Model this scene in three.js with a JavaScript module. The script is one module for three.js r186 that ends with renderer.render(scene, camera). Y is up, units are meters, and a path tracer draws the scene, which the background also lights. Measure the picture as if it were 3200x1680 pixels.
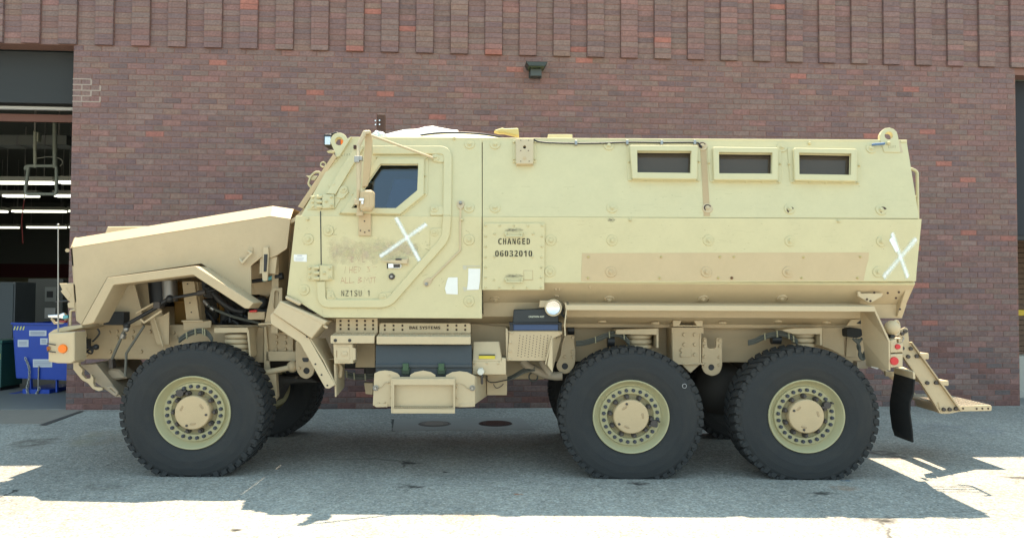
import * as THREE from 'three';
import { mergeGeometries, mergeVertices } from 'three/addons/utils/BufferGeometryUtils.js';
import { RoundedBoxGeometry } from 'three/addons/geometries/RoundedBoxGeometry.js';
import { RectAreaLightUniformsLib } from 'three/addons/lights/RectAreaLightUniformsLib.js';

// ---------------------------------------------------------------- camera, sky, sun, exposure
const scene = new THREE.Scene();
const F = 2420;                                            // focal length in photograph pixels (3200 x 1680)
const camera = new THREE.PerspectiveCamera(2 * Math.atan(840 / F) * 180 / Math.PI, 3200 / 1680, 0.1, 4000);
camera.position.set(0, 1.77, 7.45);
camera.rotation.order = 'YXZ';
camera.rotation.set(1.77 * Math.PI / 180, 0, 0.005);
camera.updateMatrixWorld(true);
const renderer = new THREE.WebGLRenderer({ antialias: true });
renderer.toneMapping = THREE.LinearToneMapping;
renderer.toneMappingExposure = 2.98;
renderer.shadowMap.enabled = true;
const SKY = 0.60;
const sunDir = new THREE.Vector3(0.085, 2.2, -1).normalize();   // high, behind the building
{ // hazy bright summer sky: pale at the horizon, light blue above, a soft brightening round the sun
  const w = 256, h = 128, d = new Float32Array(w * h * 4);
  for (let y = 0; y < h; y++) for (let x = 0; x < w; x++) {
    const el = ((y + 0.5) / h - 0.5) * Math.PI, az = ((x + 0.5) / w - 0.5) * 2 * Math.PI, dir = new THREE.Vector3(Math.cos(el) * Math.cos(az), Math.sin(el), Math.cos(el) * Math.sin(az));
    const t = Math.pow(Math.max(0, 1 - Math.max(0, dir.y)), 2.2), g = Math.max(0, dir.dot(sunDir)), glow = 0.5 * Math.pow(g, 24) + 0.25 * Math.pow(g, 5), i = (y * w + x) * 4;
    const z = [0.52, 0.78, 0.96], o = [0.88, 1.0, 0.99], L = SKY * (0.8 + 0.35 * t + glow);
    for (let k = 0; k < 3; k++) d[i + k] = L * (z[k] + (o[k] - z[k]) * t); d[i + 3] = 1;
  }
  const sky = new THREE.DataTexture(d, w, h, THREE.RGBAFormat, THREE.FloatType); sky.mapping = THREE.EquirectangularReflectionMapping; sky.magFilter = sky.minFilter = THREE.LinearFilter; sky.needsUpdate = true;
  scene.background = sky; scene.environment = sky;
}
const sun = new THREE.DirectionalLight(0xffecd0, 4.6);
sun.position.copy(sunDir).multiplyScalar(60);
sun.castShadow = true; sun.shadow.radius = 1; sun.shadow.mapSize.set(4096, 4096);
Object.assign(sun.shadow.camera, { left: -20, right: 20, top: 20, bottom: -20, near: 1, far: 140 });
sun.name = 'sun';
scene.add(sun, sun.target);
RectAreaLightUniformsLib.init();

// ---------------------------------------------------------------- helpers
const V = (x, y, z) => new THREE.Vector3(x, y, z);
let seed = 7;
const rnd = () => { seed = (seed + 0x6d2b79f5) | 0; let t = Math.imul(seed ^ (seed >>> 15), 1 | seed); t = (t + Math.imul(t ^ (t >>> 7), 61 | t)) ^ t; return ((t ^ (t >>> 14)) >>> 0) / 4294967296; };
const rr = (a, b) => a + (b - a) * rnd();
const hash = (x, y, k = 0) => { let h = Math.imul(x | 0, 374761393) ^ Math.imul(y | 0, 668265263) ^ Math.imul(k + 11, 1274126177); h = Math.imul(h ^ (h >>> 13), 1274126177); return ((h ^ (h >>> 16)) >>> 0) / 4294967296; };
const mod = (a, n) => ((a % n) + n) % n;
function vnoise(x, y, per, k) {
  const xi = Math.floor(x), yi = Math.floor(y); let fx = x - xi, fy = y - yi;
  fx = fx * fx * (3 - 2 * fx); fy = fy * fy * (3 - 2 * fy);
  const a = mod(xi, per), b = mod(xi + 1, per), c = mod(yi, per), d = mod(yi + 1, per);
  const p = hash(a, c, k), q = hash(b, c, k), r = hash(a, d, k), s = hash(b, d, k);
  return p + (q - p) * fx + (r - p) * fy + (p - q - r + s) * fx * fy;
}
const clamp = (v, a = 0, b = 1) => Math.min(b, Math.max(a, v));
function dataTex(w, h, fn, srgb) {
  const d = new Uint8Array(w * h * 4);
  for (let y = 0; y < h; y++) for (let x = 0; x < w; x++) {
    const c = fn(x / w, y / h, x, y), i = (y * w + x) * 4;
    d[i] = clamp(c[0]) * 255; d[i + 1] = clamp(c[1]) * 255; d[i + 2] = clamp(c[2]) * 255; d[i + 3] = c.length > 3 ? clamp(c[3]) * 255 : 255;
  }
  const t = new THREE.DataTexture(d, w, h, THREE.RGBAFormat);
  t.wrapS = t.wrapT = THREE.RepeatWrapping; t.magFilter = THREE.LinearFilter; t.minFilter = THREE.LinearFilter;
  if (srgb) t.colorSpace = THREE.SRGBColorSpace;
  t.needsUpdate = true; return t;
}
function scaled(t, u, v) { const c = t.clone(); c.repeat.set(u, v); c.needsUpdate = true; return c; }
function canvas(w, h, draw) {
  const c = document.createElement('canvas'); c.width = w; c.height = h;
  const g = c.getContext('2d'); draw(g, w, h);
  const t = new THREE.CanvasTexture(c); t.colorSpace = THREE.SRGBColorSpace; return t;
}
// photograph pixel -> direction, and where that line of sight meets a plane
function ray(px, py) { return V((px - 1600) / F, (840 - py) / F, -1).applyQuaternion(camera.quaternion); }
function onPlane(px, py, pl) { const d = ray(px, py), t = -(pl.normal.dot(camera.position) + pl.constant) / pl.normal.dot(d); return camera.position.clone().addScaledVector(d, t); }
const zp = (z) => new THREE.Plane(V(0, 0, 1), -z);
const P = (px, py, z) => onPlane(px, py, zp(z));
const G = (px, py) => onPlane(px, py, new THREE.Plane(V(0, 1, 0), 0));
const Q = (pl, pts) => pts.map(([x, y]) => onPlane(x, y, typeof pl === 'number' ? zp(pl) : pl));
const zf = (ox, oy, s) => (...p) => { const o = []; for (let i = 0; i < p.length; i += 2) o.push([ox + p[i] / s, oy + p[i + 1] / s]); return o; };
const camInv = camera.matrixWorld.clone().invert();
function proj(v) { const c = v.clone().applyMatrix4(camInv); return [1600 + F * c.x / -c.z, 840 - F * c.y / -c.z, -c.z]; }

function basis(pts, face) {
  const n = V(0, 0, 0);
  for (let i = 0; i < pts.length; i++) { const a = pts[i], b = pts[(i + 1) % pts.length]; n.x += (a.y - b.y) * (a.z + b.z); n.y += (a.z - b.z) * (a.x + b.x); n.z += (a.x - b.x) * (a.y + b.y); }
  n.normalize(); if (n.dot(face || V(0, 0, 1)) < 0) n.negate();
  const u = Math.abs(n.x) > 0.9 ? V(0, 0, 1) : V(1, 0, 0); u.addScaledVector(n, -u.dot(n)).normalize();
  const v = n.clone().cross(u);
  return { o: pts[0], n, u, v, m: new THREE.Matrix4().makeBasis(u, v, n).setPosition(pts[0]) };
}
// a flat piece with the given outline (points in space), its front face on the outline, going back by `thick`
function plate(pts, thick, { holes = [], bevel = 0.003, out = 0, face } = {}) {
  const b = basis(pts, face), to2 = (p) => { const d = p.clone().sub(b.o); return new THREE.Vector2(d.dot(b.u), d.dot(b.v)); };
  const sh = new THREE.Shape(pts.map(to2));
  for (const h of holes) sh.holes.push(new THREE.Path(h.map(to2)));
  const g = new THREE.ExtrudeGeometry(sh, { depth: Math.max(thick - 2 * bevel, 0.0005), bevelEnabled: bevel > 0, bevelSize: bevel, bevelThickness: bevel, bevelOffset: -bevel, bevelSegments: 1, curveSegments: 8 });
  g.translate(0, 0, -thick + bevel + out); g.applyMatrix4(b.m); return g;
}
const circlePts = (c, u, v, r, n = 20) => Array.from({ length: n }, (_, i) => c.clone().addScaledVector(u, r * Math.cos(i / n * 2 * Math.PI)).addScaledVector(v, r * Math.sin(i / n * 2 * Math.PI)));
const pxCircle = (pl, cx, cy, r, n = 20, rx = r) => Q(pl, Array.from({ length: n }, (_, i) => [cx + rx * Math.cos(i / n * 2 * Math.PI), cy + r * Math.sin(i / n * 2 * Math.PI)]));
function boxAt(x0, x1, y0, y1, z0, z1, r = 0.006) {
  const w = Math.abs(x1 - x0), h = Math.abs(y1 - y0), d = Math.abs(z1 - z0), m = Math.min(w, h, d);
  const g = r > 0 && m > 2.5 * r ? new RoundedBoxGeometry(w, h, d, 2, r) : new THREE.BoxGeometry(w, h, d);
  g.translate((x0 + x1) / 2, (y0 + y1) / 2, (z0 + z1) / 2); return g;
}
function pbox(x0, y0, x1, y1, z, depth, r) { const a = P(x0, y0, z), b = P(x1, y1, z); return boxAt(a.x, b.x, a.y, b.y, z, z - depth, r); }
function rod(a, b, r0, r1 = r0, seg = 10) {
  const d = b.clone().sub(a), L = d.length(), g = new THREE.CylinderGeometry(r1, r0, L, seg);
  g.translate(0, L / 2, 0); g.applyQuaternion(new THREE.Quaternion().setFromUnitVectors(V(0, 1, 0), d.normalize())); g.translate(a.x, a.y, a.z); return g;
}
function pipe(pts, r, seg = 24, rad = 8, tension = 0.5) { return new THREE.TubeGeometry(new THREE.CatmullRomCurve3(pts, false, 'catmullrom', tension), seg, r, rad); }
function bar(pts, r, rad = 8) { const gs = []; for (let i = 0; i + 1 < pts.length; i++) gs.push(rod(pts[i], pts[i + 1], r, r, rad)); for (const p of pts) gs.push(new THREE.SphereGeometry(r, rad, 6).translate(p.x, p.y, p.z)); return join(gs); }
function join(gs) { return mergeGeometries(gs.map((g) => { const q = g.index ? g.toNonIndexed() : g; for (const k of Object.keys(q.attributes)) if (!['position', 'normal', 'uv'].includes(k)) q.deleteAttribute(k); return q; })); }
// a sheet between two edge lines of equal length, with thickness
function ribbon(A, B, t = 0.01) {
  const pos = [], uv = []; let acc = 0;
  const n = A.length, N = [];
  for (let i = 0; i < n; i++) { const j = Math.min(i, n - 2), e = A[j + 1].clone().sub(A[j]), f = B[i].clone().sub(A[i]); N.push(e.cross(f).normalize().multiplyScalar(t)); }
  const tri = (a, b, c) => { for (const p of [a, b, c]) { pos.push(p.x, p.y, p.z); uv.push(p.x + p.z, p.y); } };
  const quad = (a, b, c, d) => { tri(a, b, c); tri(a, c, d); };
  const A2 = A.map((p, i) => p.clone().add(N[i])), B2 = B.map((p, i) => p.clone().add(N[i]));
  for (let i = 0; i + 1 < n; i++) { quad(A[i], B[i], B[i + 1], A[i + 1]); quad(A2[i], A2[i + 1], B2[i + 1], B2[i]); quad(A[i], A[i + 1], A2[i + 1], A2[i]); quad(B[i], B2[i], B2[i + 1], B[i + 1]); }
  quad(A[0], A2[0], B2[0], B[0]); quad(A[n - 1], B[n - 1], B2[n - 1], A2[n - 1]);
  const g = new THREE.BufferGeometry();
  g.setAttribute('position', new THREE.Float32BufferAttribute(pos, 3)); g.setAttribute('uv', new THREE.Float32BufferAttribute(uv, 2)); g.computeVertexNormals(); return g;
}
// outline of a strip of given half width along a path of pixels, corners rounded by r
function roundPath(p, r, closed) {
  const o = [];
  for (let i = 0; i < p.length; i++) {
    if (!closed && (i === 0 || i === p.length - 1)) { o.push(p[i]); continue; }
    const a = p[mod(i - 1, p.length)], b = p[i], c = p[(i + 1) % p.length];
    const la = Math.hypot(a[0] - b[0], a[1] - b[1]), lc = Math.hypot(c[0] - b[0], c[1] - b[1]), q = Math.min(r, la * 0.45, lc * 0.45);
    const s = [b[0] + (a[0] - b[0]) / la * q, b[1] + (a[1] - b[1]) / la * q], e = [b[0] + (c[0] - b[0]) / lc * q, b[1] + (c[1] - b[1]) / lc * q];
    for (let k = 0; k <= 5; k++) { const t = k / 5, u = 1 - t; o.push([u * u * s[0] + 2 * u * t * b[0] + t * t * e[0], u * u * s[1] + 2 * u * t * b[1] + t * t * e[1]]); }
  }
  return o;
}
function strip(path, hw) {
  const L = [], R = [];
  for (let i = 0; i < path.length; i++) {
    const a = path[Math.max(i - 1, 0)], b = path[i], c = path[Math.min(i + 1, path.length - 1)];
    let d1 = [b[0] - a[0], b[1] - a[1]], d2 = [c[0] - b[0], c[1] - b[1]]; if (i === 0) d1 = d2; if (i === path.length - 1) d2 = d1;
    const n1 = Math.hypot(...d1) || 1, n2 = Math.hypot(...d2) || 1; const t = [d1[0] / n1 + d2[0] / n2, d1[1] / n1 + d2[1] / n2], tl = Math.hypot(...t) || 1;
    const nx = -t[1] / tl, ny = t[0] / tl, k = hw / Math.max(0.5, (nx * -d1[1] + ny * d1[0]) / n1);
    L.push([b[0] + nx * k, b[1] + ny * k]); R.unshift([b[0] - nx * k, b[1] - ny * k]);
  }
  return [...L, ...R];
}
const taken = new Map();
function numbered(n) { const k = taken.get(n) || 0; taken.set(n, k + 1); return k ? n + '_' + String(k).padStart(3, '0') : n; }
function mesh(name, g, m, parent, label) {
  if (!g.attributes.normal) g.computeVertexNormals();
  const o = new THREE.Mesh(g, m); o.name = name; o.castShadow = o.receiveShadow = true; if (label) o.userData.label = label; if (parent) parent.add(o); return o;
}
function thing(name, label, category, group, x = 0, y = 0, z = 0) { const o = new THREE.Group(); o.name = numbered(name); o.position.set(x, y, z); o.userData = { label, category }; if (group) o.userData.group = group; scene.add(o); return o; }
function solo(name, g, m, label, category, group, kind) { const o = mesh(numbered(name), g, m, scene); o.userData = { label, category }; if (group) o.userData.group = group; if (kind) o.userData.kind = kind; return o; }
// move a finished thing's origin to its base while its parts stay where they are
function rebase(t, x, y, z) { t.position.set(x, y, z); for (const c of t.children) c.position.add(V(-x, -y, -z)); }

// ---------------------------------------------------------------- materials
const grain = dataTex(512, 512, (u, v, x, y) => { const n = 0.5 * vnoise(u * 8, v * 8, 8, 1) + 0.3 * vnoise(u * 32, v * 32, 32, 2) + 0.2 * vnoise(u * 128, v * 128, 128, 3); const s = 0.955 + 0.04 * n + 0.025 * (hash(x, y, 4) - 0.5); return [s, s, s * 0.995]; }, true);
const fineBump = dataTex(512, 512, (u, v, x, y) => { const n = 0.5 * vnoise(u * 128, v * 128, 128, 5) + 0.5 * hash(x, y, 6); return [n, n, n]; });
const dirtRough = dataTex(512, 512, (u, v) => { const n = 0.6 * vnoise(u * 6, v * 6, 6, 7) + 0.4 * vnoise(u * 40, v * 40, 40, 8); const s = 0.75 + 0.25 * n; return [s, s, s]; });
const tyreMap = dataTex(512, 512, (u, v, x, y) => { const n = 0.6 * vnoise(u * 7, v * 7, 7, 51) + 0.4 * vnoise(u * 30, v * 30, 30, 52), d = clamp((n - 0.35) * 1.6), s = 1 + 0.16 * (hash(x, y, 53) - 0.5); return [(0.160 + 0.045 * d) * s, (0.168 + 0.034 * d) * s, (0.174 + 0.020 * d) * s]; }, true);
const std = (r, g, b, o = {}) => new THREE.MeshStandardMaterial({ color: new THREE.Color().setRGB(r, g, b), roughness: 0.6, ...o });
const paint = (r, g, b, o = {}) => std(r, g, b, { map: grain, bumpMap: fineBump, bumpScale: 0.0006, roughness: 0.72, roughnessMap: dirtRough, ...o });
const M = {
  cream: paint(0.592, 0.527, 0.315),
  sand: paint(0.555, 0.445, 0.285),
  tan: paint(0.495, 0.385, 0.24),
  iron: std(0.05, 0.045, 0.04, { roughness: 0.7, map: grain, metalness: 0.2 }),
  grime: paint(0.40, 0.33, 0.24),
  pinktan: paint(0.53, 0.40, 0.235),
  rubber: std(1, 1, 1, { roughness: 0.85, map: tyreMap, bumpMap: fineBump, bumpScale: 0.001 }),
  flap: std(0.008, 0.008, 0.008, { roughness: 0.9 }),
  black: std(0.015, 0.016, 0.018, { roughness: 0.5 }),
  blackmatt: std(0.018, 0.019, 0.02, { roughness: 0.85, map: grain }),
  bluegrey: std(0.05, 0.06, 0.068, { roughness: 0.75, map: grain, bumpMap: fineBump, bumpScale: 0.0008 }),
  chrome: std(0.7, 0.7, 0.7, { roughness: 0.18, metalness: 1 }),
  steel: std(0.35, 0.34, 0.32, { roughness: 0.45, metalness: 0.8 }),
  nut: std(0.07, 0.06, 0.055, { roughness: 0.6, metalness: 0.3 }),
  hose: std(0.10, 0.105, 0.09, { roughness: 0.8 }),
  brown: std(0.05, 0.022, 0.014, { roughness: 0.7, map: grain }),
  rust: paint(0.16, 0.075, 0.03),
  engine: std(0.26, 0.13, 0.015, { roughness: 0.6, map: grain }),
  white: std(0.8, 0.8, 0.78, { roughness: 0.85, map: grain }),
  green: std(0.03, 0.075, 0.035, { roughness: 0.5 }),
  red: std(0.55, 0.025, 0.03, { roughness: 0.3 }),
  orange: std(0.85, 0.19, 0.01, { roughness: 0.3 }),
  amber: std(0.35, 0.10, 0.01, { roughness: 0.3 }),
  turquoise: std(0.12, 0.38, 0.42, { roughness: 0.5 }),
  blue: std(0.03, 0.06, 0.14, { roughness: 0.5, map: grain }),
  rearGlass: new THREE.MeshPhysicalMaterial({ color: new THREE.Color().setRGB(0.36, 0.29, 0.22), roughness: 0.06, transmission: 0.82, thickness: 0, ior: 1.4 }),  // thin dust film; its brown also puts the brownish reflections into the colour
  glass: new THREE.MeshPhysicalMaterial({ color: new THREE.Color().setRGB(0.5, 0.62, 0.78), roughness: 0.02, transmission: 1, thickness: 0, ior: 1.75 }),
  lens: new THREE.MeshPhysicalMaterial({ color: 0xffffff, roughness: 0.05, transmission: 1, thickness: 0, ior: 1.5 }),
};

// ---------------------------------------------------------------- ground
const AX = 20, AZ0 = -6.5, AZ1 = 8;                       // the mapped piece of the yard: x -10..10
const groundMap = canvas(2048, 1484, (g, w, h) => {
  const im = g.createImageData(w, h), d = im.data;
  for (let y = 0; y < h; y++) for (let x = 0; x < w; x++) {
    const big = vnoise(x / 190, y / 190, 4096, 21), mid = vnoise(x / 38, y / 60, 4096, 22), sm = vnoise(x / 9, y / 9, 4096, 23), st = vnoise(x / 2.1, y / 2.1, 4096, 24), px = hash(x, y, 25);
    let s = 1 + 0.16 * (big - 0.5) + 0.08 * (mid - 0.5) + 0.05 * (sm - 0.5) + 0.24 * (st - 0.5) + 0.22 * (px - 0.5);
    if (px > 0.965) s += 0.22; if (px < 0.05) s -= 0.22;
    const warm = 0.5 * (hash(x >> 1, y >> 1, 26) - 0.5);
    const i = (y * w + x) * 4; d[i] = clamp(144 * s + 9 * warm, 0, 255); d[i + 1] = clamp(142 * s, 0, 255); d[i + 2] = clamp(135 * s - 9 * warm, 0, 255); d[i + 3] = 255;
  }
  g.putImageData(im, 0, 0);
  const at = (px, py) => { const p = G(px, py); return [(p.x + AX / 2) / AX * w, (p.z - AZ0) / (AZ1 - AZ0) * h]; };
  // stains, scuffs and cracks that the yard shows
  const blob = (px, py, rx, ry, col, a, n = 46) => { const [x, y] = at(px, py); g.fillStyle = col; for (let i = 0; i < n; i++) { const t = rnd() * 6.283, q = Math.sqrt(rnd()); g.globalAlpha = a * (0.4 + 0.6 * rnd()); g.beginPath(); g.ellipse(x + rx * q * Math.cos(t), y + ry * q * Math.sin(t), rr(0.08, 0.4) * rx + 1, rr(0.08, 0.4) * ry + 1, rnd() * 3, 0, 7); g.fill(); } g.globalAlpha = 1; };
  const crack = (pts, wd, a) => { g.strokeStyle = '#221f1d'; g.globalAlpha = a; g.lineWidth = wd; g.lineCap = 'round'; for (let k = 0; k + 1 < pts.length; k++) { const A = at(...pts[k]), B = at(...pts[k + 1]); g.beginPath(); g.moveTo(...A); for (let i = 1; i <= 8; i++) { const t = i / 8; g.lineTo(A[0] + (B[0] - A[0]) * t + (i < 8 ? rr(-2, 2) : 0), A[1] + (B[1] - A[1]) * t + (i < 8 ? rr(-2, 2) : 0)); } g.stroke(); } g.globalAlpha = 1; };
  blob(2772, 1420, 15, 22, '#3a3330', 0.16); blob(110, 1382, 22, 26, '#3c3328', 0.12); blob(350, 1360, 40, 60, '#7a5c30', 0.05); blob(330, 1520, 20, 14, '#4a4640', 0.08);
  blob(3010, 1345, 60, 40, '#4c4c50', 0.05); blob(2900, 1330, 50, 20, '#4c4c50', 0.05); blob(1450, 1610, 24, 10, '#806a40', 0.06); blob(2640, 1525, 14, 8, '#805c40', 0.09); blob(1440, 1400, 160, 40, '#55504a', 0.04); blob(760, 1420, 90, 40, '#55504a', 0.04); blob(2380, 1430, 60, 40, '#4a443e', 0.05);
  blob(1620, 1543, 4, 2, '#a0502c', 0.3, 12); blob(1390, 1475, 2, 2, '#201c1a', 0.6, 8); blob(2640, 1500, 5, 4, '#35506a', 0.3, 10);
  for (const [x, y, s] of [[1278, 1446, 1], [1285, 1520, 1], [1992, 1510, 1], [2568, 1540, 1], [2760, 1624, 1.6], [3180, 1491, 1.2], [735, 1655, 0.3]]) {
    blob(x, y, 13 * s, 5 * s, '#3c3834', 0.22, 22); blob(x + 4, y + 1, 7 * s, 2.4 * s, '#201d1b', 0.4, 10);
    for (let k = 0; k < 6; k++) crack([[x, y], [x + rr(-50, 50) * s, y + rr(-16, 26) * s]], 1.2, 0.22);
  }
  for (let x = 260; x < 3140; x += 60) crack([[x, 1284 - (x - 260) * 0.0085], [x + 60, 1284 - (x - 200) * 0.0085]], rr(2, 5), rr(0.25, 0.6));
  crack([[1226, 1310], [1230, 1346]], 5, 0.7); crack([[1250, 1440], [1160, 1432], [1020, 1436]], 2, 0.35); crack([[1262, 1440], [1258, 1458]], 2, 0.5); crack([[0, 1553], [40, 1534], [52, 1530]], 2, 0.7); crack([[2980, 1600], [3120, 1592]], 2, 0.25); crack([[2780, 1650], [2775, 1680]], 2, 0.5);
  for (let i = 0; i < 420; i++) { const x = rnd() * w, y = rnd() * h; g.globalAlpha = rr(0.1, 0.5); g.fillStyle = rnd() < 0.6 ? '#2a2826' : '#d8d6cc'; g.fillRect(x, y, rr(1, 2.5), rr(1, 2.5)); }
  g.globalAlpha = 1;
});
groundMap.magFilter = THREE.LinearFilter;
const tileMap = dataTex(1024, 1024, (u, v, x, y) => { const s = 1 + 0.14 * (vnoise(u * 16, v * 16, 16, 31) - 0.5) + 0.3 * (vnoise(u * 400, v * 400, 400, 32) - 0.5) + 0.3 * (hash(x, y, 33) - 0.5); return [0.588 * s, 0.576 * s, 0.54 * s]; }, true);
const stoneBump = dataTex(1024, 1024, (u, v, x, y) => { const s = 0.6 * vnoise(u * 300, v * 300, 300, 34) + 0.4 * hash(x, y, 35); return [s, s, s]; });
const far = new THREE.PlaneGeometry(400, 400).rotateX(-Math.PI / 2); { const t = scaled(tileMap, 70, 70), b = scaled(stoneBump, 120, 120); const o = mesh('ground', far, new THREE.MeshStandardMaterial({ map: t, bumpMap: b, bumpScale: 0.004, roughness: 0.95 }), scene); o.position.set(0, -0.004, 0); o.userData = { kind: 'structure', label: 'pale worn aggregate yard surface reaching beyond the building', category: 'ground' }; }
{
  const g = new THREE.PlaneGeometry(AX, AZ1 - AZ0).rotateX(-Math.PI / 2); g.translate(0, 0, (AZ0 + AZ1) / 2);
  const o = mesh('yard_pavement', g, new THREE.MeshStandardMaterial({ map: groundMap, bumpMap: scaled(stoneBump, 6, 4.3), bumpScale: 0.005, roughness: 0.95 }), scene); o.userData = { kind: 'structure', label: 'grey speckled asphalt yard with small cracks and oil stains', category: 'pavement' };
}

// ---------------------------------------------------------------- brick building
const TH = Math.atan2(0.94, 14.68), WZ = -4.528;
const bld = thing('brick_building', 'long brown brick industrial building with ribbed upper brick band', 'building', null, 0, 0, WZ);
bld.rotation.y = TH; bld.updateMatrixWorld(true);
const bInv = bld.matrixWorld.clone().invert();
const wallPlane = new THREE.Plane().setFromNormalAndCoplanarPoint(V(Math.sin(TH), 0, Math.cos(TH)), V(0, 0, WZ));
const W = (px, py, off = 0) => { const pl = wallPlane.clone(); pl.constant -= off; return onPlane(px, py, pl).applyMatrix4(bInv); };   // wall coordinates: x along, y up, z out
const sj = W(217, 700).x, sr = W(3181, 730).x, BB = 5.465, CH = BB / 64, BL = 0.267, TOP = 8.16, S0 = -24, S1 = 16, DEPTH = 24;
const mortar = std(0.25, 0.135, 0.11, { map: grain, roughness: 0.95, bumpMap: fineBump, bumpScale: 0.002 });
const mortarPale = std(0.36, 0.29, 0.25, { map: grain, roughness: 0.95 });
mesh('wall', boxAt(sj, sr, 0, BB, -0.3, 0, 0), mortar, bld);
mesh('upper_wall', boxAt(S0, S1, BB, TOP, -0.3, 0, 0), mortar, bld);
mesh('pier', boxAt(S0, -14.5, 0, BB, -0.3, 0, 0), mortar, bld);
mesh('pier', boxAt(sr + 5, S1, 0, BB, -0.3, 0, 0), mortar, bld);
mesh('coping', boxAt(S0, S1, TOP, TOP + 0.06, -0.36, 0.07, 0.005), std(0.12, 0.12, 0.12), bld);
mesh('roof', boxAt(S0, S1, 6.6, 6.8, -DEPTH, -0.3, 0), std(0.2, 0.2, 0.2), bld);
// bricks
const pal = [], base = [[0.150, 0.122, 0.114, 20], [0.132, 0.112, 0.118, 14], [0.150, 0.140, 0.128, 18], [0.172, 0.150, 0.136, 8], [0.172, 0.120, 0.112, 12], [0.205, 0.136, 0.124, 5], [0.29, 0.135, 0.105, 1.4], [0.122, 0.108, 0.112, 8], [0.178, 0.150, 0.120, 4]];
for (const [r, g, b, w] of base) for (let k = 0; k < 5; k++) { const j = rr(0.93, 1.07), q = (v, m) => (m + (v - m) * 0.68) * j; pal.push([q(r, 0.155) * rr(1.43, 1.51), q(g, 0.122) * 1.13, q(b, 0.117) * rr(1.05, 1.11), w]); }
const redPal = [[0.185, 0.095, 0.085], [0.165, 0.11, 0.105], [0.205, 0.10, 0.085], [0.15, 0.115, 0.112], [0.175, 0.12, 0.11]].map((c) => pal.push([...c, 0]) - 1);  // redder lower courses: weaker haze low on the wall, put into the brick colour
const wsum = pal.reduce((a, c) => a + c[3], 0);
const pick = () => { let t = rnd() * wsum; for (let i = 0; i < pal.length; i++) { t -= pal[i][3]; if (t <= 0 && pal[i][3]) return i; } return 0; };
const brickTex = dataTex(256, 256, (u, v, x, y) => { const s = 0.93 + 0.16 * (vnoise(u * 24, v * 24, 24, 41) - 0.5) + 0.10 * (hash(x, y, 42) - 0.5) + 0.08 * (vnoise(u * 5, v * 5, 5, 43) - 0.5); return [s, s, s]; }, true);
const brickOpt = { map: brickTex, roughness: 0.82, bumpMap: fineBump, bumpScale: 0.0015 };
const brickMats = pal.map(([r, g, b]) => std(r, g, b, brickOpt));
function brickGeo(w, h, d, u0) {                           // front, chamfer and four sides; z from -d to 0
  const c = 0.004, a = w / 2, b = h / 2, f = [[-a + c, -b + c, 0], [a - c, -b + c, 0], [a - c, b - c, 0], [-a + c, b - c, 0]], m = [[-a, -b, -c], [a, -b, -c], [a, b, -c], [-a, b, -c]], k = m.map((p) => [p[0], p[1], -d]);
  const pos = [], uv = [], q = (A, B, C, D) => { for (const p of [A, B, C, A, C, D]) { pos.push(...p); uv.push((p[0] + u0) * 2, (p[1] + u0 * 0.7) * 2 + p[2]); } };
  q(...f); for (let i = 0; i < 4; i++) { const j = (i + 1) % 4; q(m[i], m[j], f[j], f[i]); q(k[i], k[j], m[j], m[i]); }
  const g = new THREE.BufferGeometry(); g.setAttribute('position', new THREE.Float32BufferAttribute(pos, 3)); g.setAttribute('uv', new THREE.Float32BufferAttribute(uv, 2)); g.computeVertexNormals(); return g;
}
const bricks = [];                                         // [s centre, h centre, w, h, out, palette]
const J = 0.010, rep0 = Math.round(W(311, 318).y / CH), repPal = [[0.25, 0.155, 0.135], [0.23, 0.15, 0.135]].map((c) => pal.push([...c, 0]) - 1); brickMats.push(...repPal.map((i) => std(...pal[i].slice(0, 3), brickOpt)));
for (let r = 0; r < 64; r++) {
  const off = (r % 2 ? 0.5 : 0) + (r % 5 === 3 ? 0.08 : 0);
  for (let k = -1; ; k++) {
    let a = sj + (k + off) * BL - J / 2, b = a + BL - J; if (a > sr) break;
    a = Math.max(a, sj + 0.001); b = Math.min(b, sr - 0.001); if (b - a < 0.03) continue;
    const h = (r + 0.5) * CH; let c = pick(); if (r < 14 && rnd() < 0.75 - r * 0.045) c = redPal[Math.floor(rnd() * 5)];
    const rep = b - sj < BL * 1.52 && r >= rep0 && r < rep0 + 4 && (b - sj < BL * 1.02 || (r - rep0) % 2 === 0); if (rep) c = repPal[r % 2];
    bricks.push([(a + b) / 2, h, b - a, CH - J, 0.006 + rr(-0.0012, 0.0012), c]);
  }
}
const proudC = W(441, 124).x;                              // ribbed band: stacked bricks, every other column proud
for (let k = -60; k <= 90; k++) {
  const s = proudC + k * BL; if (s < -15.5 || s > 15.6) continue;
  const out = k % 2 === 0 ? 0.05 : 0.006;
  for (let r = 0; r < 32; r++) bricks.push([s, BB + (r + 0.5) * CH, k % 2 === 0 ? BL - 0.004 : BL - 0.006, CH - J * 0.8, out, pick()]);
  if (k % 2 === 0) mesh('rib_core', boxAt(s - BL / 2 + 0.006, s + BL / 2 - 0.006, BB + 0.006, TOP, 0.001, out - 0.006, 0), mortar, bld);
}
const seen = [];
for (const b of bricks) {
  const [px, py, dz] = proj(V(b[0], b[1], b[4]).applyMatrix4(bld.matrixWorld));
  b.seen = px > 8 && px < 3192 && py > 6 && py < 1270 && !(py > 320 && px > 210 && px < 2960) && b[2] > 0.2; b.depth = dz; if (b.seen) seen.push(b);
}
seen.sort((a, b) => a.depth - b.depth);
const single = new Set(seen.slice(0, 300)), brickGeos = new Map();
const mass = [];
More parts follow.
